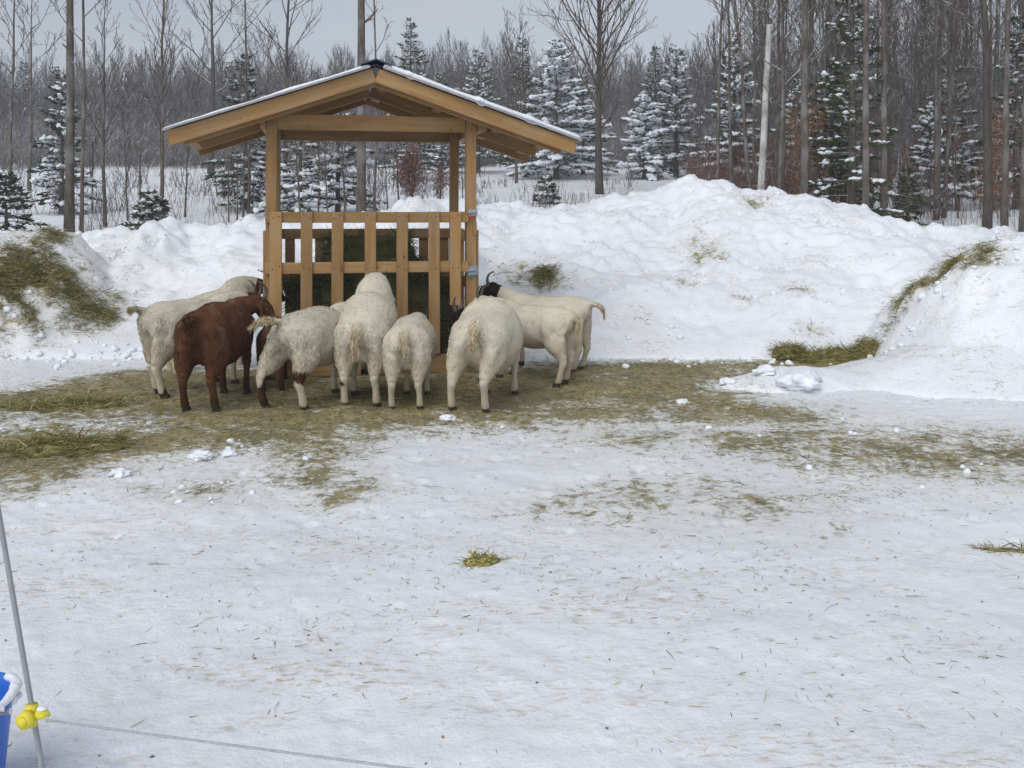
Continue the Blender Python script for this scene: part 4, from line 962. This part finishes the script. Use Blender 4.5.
# --- single trees that stand out, left to right
def bare(px, Y, label, seed, h, r0, start, nb, blen, group=None, tilt=None, **k):
    x, y = pxw(px, Y); return put('bare_tree', x, y, bare_parts(seed, h, r0, start, nb, blen, **k), label, 'tree', group, 0, 1, None, tilt)
bare(69, 17, 'thick straight grey trunk rising out of frame beside a thinner one, far left', 11, 12.5, .085, .26, 14, 2.6, levels=3, angle=1.0, wob=.006, rmin=.006)
bare(81, 16.6, 'thin grey trunk close to the right of the thick far left trunk', 12, 8.5, .036, .26, 16, 2.1, levels=3, angle=.75, wob=.012, rmin=.005)
bare(11, 24, 'thin bare tree near the left edge behind the hay heap', 13, 7.5, .05, .3, 14, 1.5, rmin=.006)
bare(105, 18, 'slender young tree left of the shelter, narrow crown of upright twigs', 14, 4.4, .040, .25, 20, 1.0, angle=.6, rmin=.004, wob=.012)
bare(163, 17.5, 'slender dark young tree just left of the shelter eave, taller than its neighbour', 15, 5.6, .042, .22, 22, 1.35, angle=.55, rmin=.004, wob=.014)
bare(211, 42, 'round crowned pale tree on the hillside above the left roof slope', 16, 9.5, .15, .30, 18, 4.0, angle=.95, levels=4, rmin=.009, sub=4, bark='bark_snowy')
bare(248, 21, 'thin tall trunk behind the left half of the shelter', 17, 8.5, .036, .3, 20, 1.9, rmin=.006)
bare(286, 23, 'forked bare tree spreading above the left roof slope', 18, 8.0, .062, .22, 24, 2.6, angle=.75, rmin=.006)
bare(361, 16.5, 'thick pale grey trunk right behind the shelter peak with a long arching limb', 19, 12, .09, .29, 15, 2.6, levels=3, angle=1.05, wob=.004, rmin=.006)
bare(374, 20, 'thin trunk just right of the thick trunk behind the shelter', 20, 8, .034, .35, 14, 1.4, rmin=.005)
bare(516, 34, 'small bare tree under the right end of the shelter roof', 21, 5.0, .06, .3, 14, 1.6, rmin=.008)
bare(600, 28.5, 'big bare spreading tree alone in the field right of the shelter', 22, 8.2, .125, .20, 50, 3.9, angle=.70, levels=4, sub=6, rmin=.005, bark='bark_snowy', wob=.012, up=.5)
bare(716, 19, 'slim grey trunk, first of the pair left of the white birch', 23, 7.5, .046, .3, 14, 1.8, wob=.012, rmin=.005, lean=(.03, 0))
bare(731, 19.5, 'slim grey trunk, second of the pair left of the white birch', 24, 8, .044, .3, 14, 1.8, wob=.012, rmin=.005, lean=(-.01, 0))
x, y = pxw(760, 18.5); g = Geo(); TP, TR = trunk_path(np.random.default_rng(5), 3.9, .095, 12, .008, (.045, 0)); TR = np.linspace(.078, .05, 12); tube(g, TP, TR, 12)
put('birch_snag', x, y, [('trunk', g.mesh('trunk', M['birch']))], 'white dead birch trunk with a broken off top', 'tree')
bare(783, 18, 'dark slim trunk just right of the white birch', 26, 8, .052, .22, 22, 2.1, wob=.014, rmin=.005, angle=.9)
bare(803, 17.2, 'thick dark trunk between the birch and the big green spruce', 27, 11, .078, .3, 12, 2.2, wob=.008, rmin=.006)
bare(866, 15.6, 'pale straight trunk standing in front of the big green spruce', 28, 11, .062, .42, 14, 1.8, wob=.005, rmin=.006, lean=(.004, 0))
bare(884, 17.5, 'dark trunk directly behind the pale one at the big spruce', 29, 11, .066, .3, 12, 2.0, wob=.006, rmin=.006)
bare(986, 16.2, 'snow streaked trunk leaning left, largest near the right edge', 30, 9.0, .080, .26, 20, 2.3, wob=.010, rmin=.006, bark='bark_snowy', lean=(-.09, .0), curve=.035)
bare(1004, 15.8, 'straight brown trunk second from the right edge', 31, 11, .058, .4, 12, 2.0, wob=.008, rmin=.006, lean=(.015, 0))
bare(1021, 15.2, 'dark trunk cut by the right edge of the photo', 32, 11, .055, .3, 12, 2.0, wob=.01, rmin=.006, lean=(.02, 0))
bare(936, 19.5, 'tall pale trunk behind the snowy fallen branches at right', 33, 10, .05, .3, 12, 2.0, wob=.01, rmin=.006)
bare(30, 30, 'mid distance bare tree behind the far left conifer', 34, 7, .06, .3, 16, 1.6, rmin=.008, twig='twig_far')

def con(px, Y, label, seed, h, rad, group=None, **k):
    x, y = pxw(px, Y); return put('conifer', x, y, conifer_parts(seed, h, rad, **k), label, 'conifer', group)
con(62, 21, 'snowy spruce standing behind the thick far left trunk', 41, 3.1, .75, snow=.75, dens=1.0)
con(6, 16, 'dark low fir at the left edge behind the hay heap', 42, 1.15, .55, snow=.3)
con(246, 22, 'snow dusted spruce just behind the left shelter post', 43, 3.6, 1.0, snow=.55)
con(300, 20, 'ragged snowy fir seen through the shelter, left of centre', 44, 2.6, .9, snow=.85, irregular=.45, dens=.7)
con(338, 21, 'loose snowy fir seen through the shelter next to the thick trunk', 45, 2.7, .85, snow=.8, irregular=.45, dens=.7)
con(411, 36, 'tall dark spruce behind the right half of the shelter roof', 46, 6.2, 1.35, snow=.5)
con(441, 40, 'short dark spruce top peeking over the roof right of the peak', 47, 4.3, 1.1, snow=.4)
con(478, 40, 'snow flecked spruce above the middle of the right roof slope', 48, 5.2, 1.5, snow=.7)
con(523, 38, 'narrow dark brown green spruce above the right roof slope', 49, 5.6, 1.0, snow=.15, olive=.25)
con(556, 36, 'large broad spruce thickly covered with snow left of the big bare tree', 50, 5.3, 1.9, snow=1.5)
con(583, 39, 'snow covered spruce half hidden behind the big bare tree', 51, 4.2, 1.4, snow=1.3)
con(644, 36, 'small round topped spruce heaped with snow in the field', 52, 3.3, 1.15, snow=1.7)
con(676, 37, 'pointed tall spruce with snow, right of the round topped one', 53, 5.2, 1.4, snow=1.1)
con(655, 46, 'dark spruce tip behind the two snowy field spruces', 54, 6.0, 1.3, snow=.3)
con(734, 27, 'tall snow patched spruce behind the pair of slim trunks', 55, 4.6, 1.15, snow=1.0)
con(798, 29, 'hidden snowy spruce behind the dark trunks at right centre', 56, 3.4, 1.1, snow=.9)
con(851, 17.8, 'big green spruce with snow pads, tallest conifer at the right', 57, 5.2, .85, snow=.45, olive=.45, green=1.15, irregular=.4, dens=1.15)
con(832, 18.6, 'slimmer green spruce joined to the left of the big one', 58, 3.3, .6, snow=.25, olive=.4, green=1.1, irregular=.4)
con(930, 22, 'thin snowy spruce in the right wood beside the brown fir', 59, 2.5, .65, snow=1.0, irregular=.5)
con(908, 18.5, 'small brown green young fir low in the right wood', 60, 1.1, .35, snow=.1, olive=.5)
con(950, 26, 'ragged spruce deep in the right wood with white load', 61, 4.2, 1.0, snow=.8, irregular=.4)
con(547, 24, 'tiny snow dusted fir alone on the slope right of the shelter', 62, .72, .36, snow=.5, dens=.8)
con(1016, 22, 'dark snow dusted spruce behind the right edge trunks', 63, 4.5, 1.0, snow=.5)
x, y = pxw(412, 24); put('beech_shrub', x, y, leafy_parts(70, 1.55, .75, [(.19, .085, .06), (.26, .13, .10), (.14, .06, .045)], 2600, 6), 'rounded reddish brown leafy shrub seen through the shelter', 'shrub')
x, y = pxw(440, 25); put('beech_shrub', x, y, leafy_parts(71, .95, .45, [(.2, .11, .08), (.16, .08, .06)], 500, 4), 'smaller sparse reddish shrub right of the rounded one', 'shrub')
x, y = pxw(152, 17.2); put('evergreen_shrub', x, y, conifer_parts(72, .75, .5, snow=.5), 'low dark evergreen shrub behind the snow bank left of the shelter', 'shrub')

LAB5 = 'thin dark sapling stem in the clump seen through and beside the shelter'; GRP5 = 'sapling stems behind the shelter'; s0_ = None; sp0 = bare_parts(160, 3.4, .026, .12, 22, .75, rmin=.004, angle=.7, wob=.03)
for k, (px, Y) in enumerate([(229, 19), (237, 18.5), (243, 20), (302, 18), (318, 19.5), (329, 18.6), (346, 19), (388, 21), (399, 24), (463, 23), (185, 20), (128, 19), (140, 21), (92, 22)]):
    x, y = pxw(px, Y); sc = random.uniform(.55, .95); tl = (random.gauss(0, .05), 0)
    if s0_ is None: s0_ = put('sapling', x, y, sp0, LAB5, 'sapling', GRP5, 0, sc)
    else:
        q_ = s0_.copy(); COL.objects.link(q_); q_.location = (x, y, h1(x, y)-.02); q_.scale = (sc,)*3; q_.rotation_euler = (0, tl[0], random.uniform(0, 6.28))
        for ch in list(s0_.children):
            c_ = ch.copy(); COL.objects.link(c_); c_.parent = q_
# --- the wood on the right: single trees copied from a few kinds
def dup(root, x, y, label, group, sc, rz, tilt=(0, 0)):
    r_ = root.copy(); COL.objects.link(r_); r_.location = (x, y, h1(x, y)-.02); r_.scale = (sc, sc, sc); r_.rotation_euler = (tilt[1], tilt[0], rz); r_['label'] = label; r_['group'] = group
    for ch in list(root.children):
        c = ch.copy(); COL.objects.link(c); c.parent = r_
    return r_
wr = np.random.default_rng(77)
LAB = 'thin bare grey tree standing among many alike in the right hand wood'; GRP = 'bare trees of the right hand wood'
kinds = []
def wood_spots(n, lo, hi, y0, y1, seed):
    r_ = np.random.default_rng(seed); return [(*pxw(r_.uniform(lo, hi), Y), Y) for Y in r_.uniform(y0, y1, n)]
spots = wood_spots(150, 742, 1150, 18.5, 48, 5)
protos = [bare_parts(100+i, [9.5, 8, 10.5, 6.5][i], [.042, .030, .055, .024][i], [.28, .2, .35, .15][i], [20, 20, 17, 22][i], [1.9, 1.5, 2.1, 1.3][i], rmin=.006, wob=.03, angle=.75) for i in range(4)]
first = [None]*4
for k, (x, y, Y) in enumerate(spots):
    i = k % 4; sc = wr.uniform(.8, 1.25); rz = wr.uniform(0, 6.28); tl = (wr.normal(0, .06), wr.normal(0, .04))
    if first[i] is None: first[i] = put('bare_tree', x, y, protos[i], LAB, 'tree', GRP, rz, sc, None, tl)
    else: dup(first[i], x, y, LAB, GRP, sc, rz, tl)
LAB2 = 'orange brown young beech keeping dead leaves in the right hand wood'; GRP2 = 'young beeches of the right hand wood'
bp = leafy_parts(80, 2.3, .55, [(.26, .12, .045), (.20, .085, .035), (.33, .17, .07)], 420, 2); b0 = None
for k, (x, y, Y) in enumerate(wood_spots(26, 775, 1010, 18, 30, 9)):
    sc = wr.uniform(.6, 1.4)
    if b0 is None: b0 = put('young_beech', x, y, bp, LAB2, 'tree', GRP2, 0, sc)
    else: dup(b0, x, y, LAB2, GRP2, sc, wr.uniform(0, 6.28))
# a few thin trees between the near field and the far woods
LAB3 = 'slim bare tree on the snowy slope in front of the far woods'; GRP3 = 'slim bare trees on the slope'
t0_ = None; sp_ = [(20, 38), (48, 45), (128, 36), (142, 48), (184, 40), (232, 36), (262, 33), (318, 30), (333, 44), (394, 33), (428, 46), (455, 34), (500, 46), (540, 48), (622, 44), (664, 41), (690, 36), (700, 25), (709, 30), (350, 38), (90, 33), (-20, 30), (4, 44), (278, 40)]
for px, Y in sp_:
    x, y = pxw(px, Y); sc = wr.uniform(.35, .7)
    if t0_ is None: t0_ = put('slim_tree', x, y, bare_parts(140, 7, .035, .2, 22, 1.5, rmin=.009, twig='twig_far', angle=.65), LAB3, 'tree', GRP3, 0, sc)
    else: dup(t0_, x, y, LAB3, GRP3, sc, wr.uniform(0, 6.28))
LAB4 = 'far snowy conifer standing in the woods on the hillside'; GRP4 = 'far conifers on the hillside'
cp = [conifer_parts(150, 6, 1.4, snow=.6, dens=.45, leafsize=1.6), conifer_parts(151, 6, 1.2, snow=.2, dens=.45, leafsize=1.6)]; c0 = [None, None]
for k in range(46):
    px = wr.uniform(-60, 1100); Y = wr.uniform(60, 110); x, y = pxw(px, Y); i = k % 2; sc = wr.uniform(.7, 1.3)
    if c0[i] is None: c0[i] = put('far_conifer', x, y, cp[i], LAB4, 'conifer', GRP4, 0, sc)
    else: dup(c0[i], x, y, LAB4, GRP4, sc, wr.uniform(0, 6.28))

# --- brush, saplings and weeds that nobody could count
def brush():
    r_ = np.random.default_rng(21); g = Geo(); g2 = Geo()
    def clump(G, x, y, h, n, spread):
        z = h1(x, y)
        for _ in range(n):
            a = r_.uniform(0, 6.28); d = np.array((math.cos(a)*spread, math.sin(a)*spread, 1)); b0 = np.array((x+r_.normal(0, .12), y+r_.normal(0, .12), z-.03)); L = h*r_.uniform(.5, 1.1)
            P, _ = branch_path(r_, b0, d, L, 4, .1, .1); w_ = max(.0028, .00022*y); tube(G, P, np.linspace(w_*1.3, w_*.7, 4), 3, cap=False)
            for _k in range(r_.integers(1, 5)):
                i = r_.integers(1, 3); Q, _ = branch_path(r_, P[i], d+r_.normal(0, .6, 3), L*.4, 3, .1, .12); tube(G, Q, np.linspace(w_*.8, w_*.6, 3), 3, cap=False)
    for _ in range(210):
        px = r_.uniform(-40, 700); Y = r_.uniform(15.2, 40)**1.0; x, y = pxw(px, Y)
        if 470 < px and Y < 20: continue
        if 560 < px < 700 and Y < 30: continue
        clump(g, x, y, r_.uniform(.3, 1.0)*(1.3 if px < 430 else .6), r_.integers(3, 9), r_.uniform(.15, .5))
    g3 = Geo()
    for _ in range(2000):
        px = r_.uniform(-420, 740); Y = 46+18*r_.random(); x, y = pxw(px, Y); clump(g3, x, y, r_.uniform(1.0, 3.0), r_.integers(5, 11), r_.uniform(.15, .5))
    tag(link('snowy_thicket', g3.mesh('snowy_thicket', M['frost'])), 'pale snow laden thicket along the foot of the far woods', 'brush', kind='stuff')
    for _ in range(330):
        px = r_.uniform(690, 1100); Y = r_.uniform(17, 40); x, y = pxw(px, Y); clump(g2 if r_.random() < .55 else g, x, y, r_.uniform(.5, 1.9), r_.integers(3, 8), r_.uniform(.1, .35))
    for _ in range(260):
        px = r_.uniform(690, 860); Y = r_.uniform(22, 42); x, y = pxw(px, Y); clump(g2, x, y, r_.uniform(.8, 1.9), r_.integers(4, 9), r_.uniform(.1, .3))
    tag(link('undergrowth', g.mesh('undergrowth', M['twig_far'])), 'tangled grey brush and saplings poking through snow at the wood edge', 'brush', kind='stuff')
    tag(link('red_undergrowth', g2.mesh('red_undergrowth', M['twig_red'])), 'reddish brown thicket of saplings under the right hand trees', 'brush', kind='stuff')
    g = Geo()
    for _ in range(240):
        px = r_.choice([r_.uniform(455, 640), r_.uniform(540, 640), r_.uniform(90, 260)]); Y = r_.uniform(14.5, 27); x, y = pxw(px, Y); z = h1(x, y)
        for _k in range(r_.integers(2, 6)):
            P, _ = branch_path(r_, np.array((x+r_.normal(0, .1), y+r_.normal(0, .1), z-.02)), np.array((r_.normal(0, .2), r_.normal(0, .2), 1)), r_.uniform(.12, .42), 3, 0, .08); tube(g, P, (.0035, .003, .0025), 3, cap=False)
    tag(link('weed_stalks', g.mesh('weed_stalks', M['twig'])), 'dry weed stalks standing in the snow behind the bank', 'weeds', kind='stuff')
brush()

# --- far woods climbing the hill: reads as one mass
def far_woods():
    r_ = np.random.default_rng(31); protos = []
    for k in range(7):
        rr = np.random.default_rng(200+k); h = [6.5, 7.5, 6, 8, 5.5, 7, 6.2][k]; g = Geo(); TP, TR = trunk_path(rr, h, .06, 6, .03); tube(g, TP, np.maximum(TR, .02), 4, cap=False)
        bare_crown(g, rr, TP, TR, .12, 22, 2.3, .6, 2, .012, .35, 7); V = np.concatenate(g.V); protos.append((V, {q: np.concatenate(f) for q, f in g.F.items()}))
    Vs, Fs, n = [], {}, 0
    N_ = 4200
    for k in range(N_):
        px = r_.uniform(-420, 1400); Y = (62 if px < 690 else 44)+100*r_.random(); x, y = pxw(px, Y)
        V, Fc = protos[r_.integers(0, 7)]; s = r_.uniform(.7, 1.22)*(1 if Y > 75 else .85); a = r_.uniform(0, 6.28); V = (V*np.array((s*1.05, s*1.05, s)))@rotz(a).T+np.array((x, y, h1(x, y)))
        Vs.append(V)
        for q, f in Fc.items(): Fs.setdefault(q, []).append(f+n)
        n += len(V)
    me = make_mesh('far_woods', np.concatenate(Vs), [np.concatenate(f) for f in Fs.values()], True, M['twig_far'])
    tag(link('far_woods', me), 'grey brown leafless forest covering the hill behind the field', 'forest', kind='stuff'); return n
far_woods()

# ------------------------------------------------------------------ cold winter air over the whole place
def haze():
    x0, x1, y0, y1, z0, z1 = -640, 640, -60, 300, -3, 45
    v = [(x, y, z) for x in (x0, x1) for y in (y0, y1) for z in (z0, z1)]
    me = make_mesh('haze', v, [np.array([(0, 1, 3, 2), (4, 6, 7, 5), (0, 4, 5, 1), (2, 3, 7, 6), (0, 2, 6, 4), (1, 5, 7, 3)])], False)
    m = bpy.data.materials.new('cold air'); m.use_nodes = True; n = m.node_tree; n.nodes.clear()
    o = n.nodes.new('ShaderNodeOutputMaterial'); p = n.nodes.new('ShaderNodeVolumePrincipled'); p.inputs['Density'].default_value = .0030; p.inputs['Color'].default_value = (.86, .90, .96, 1)
    n.links.new(p.outputs[0], o.inputs['Volume']); me.materials.append(m)
    tag(link('haze', me), 'thin pale winter air fading the far woods', 'haze', kind='stuff')
haze()
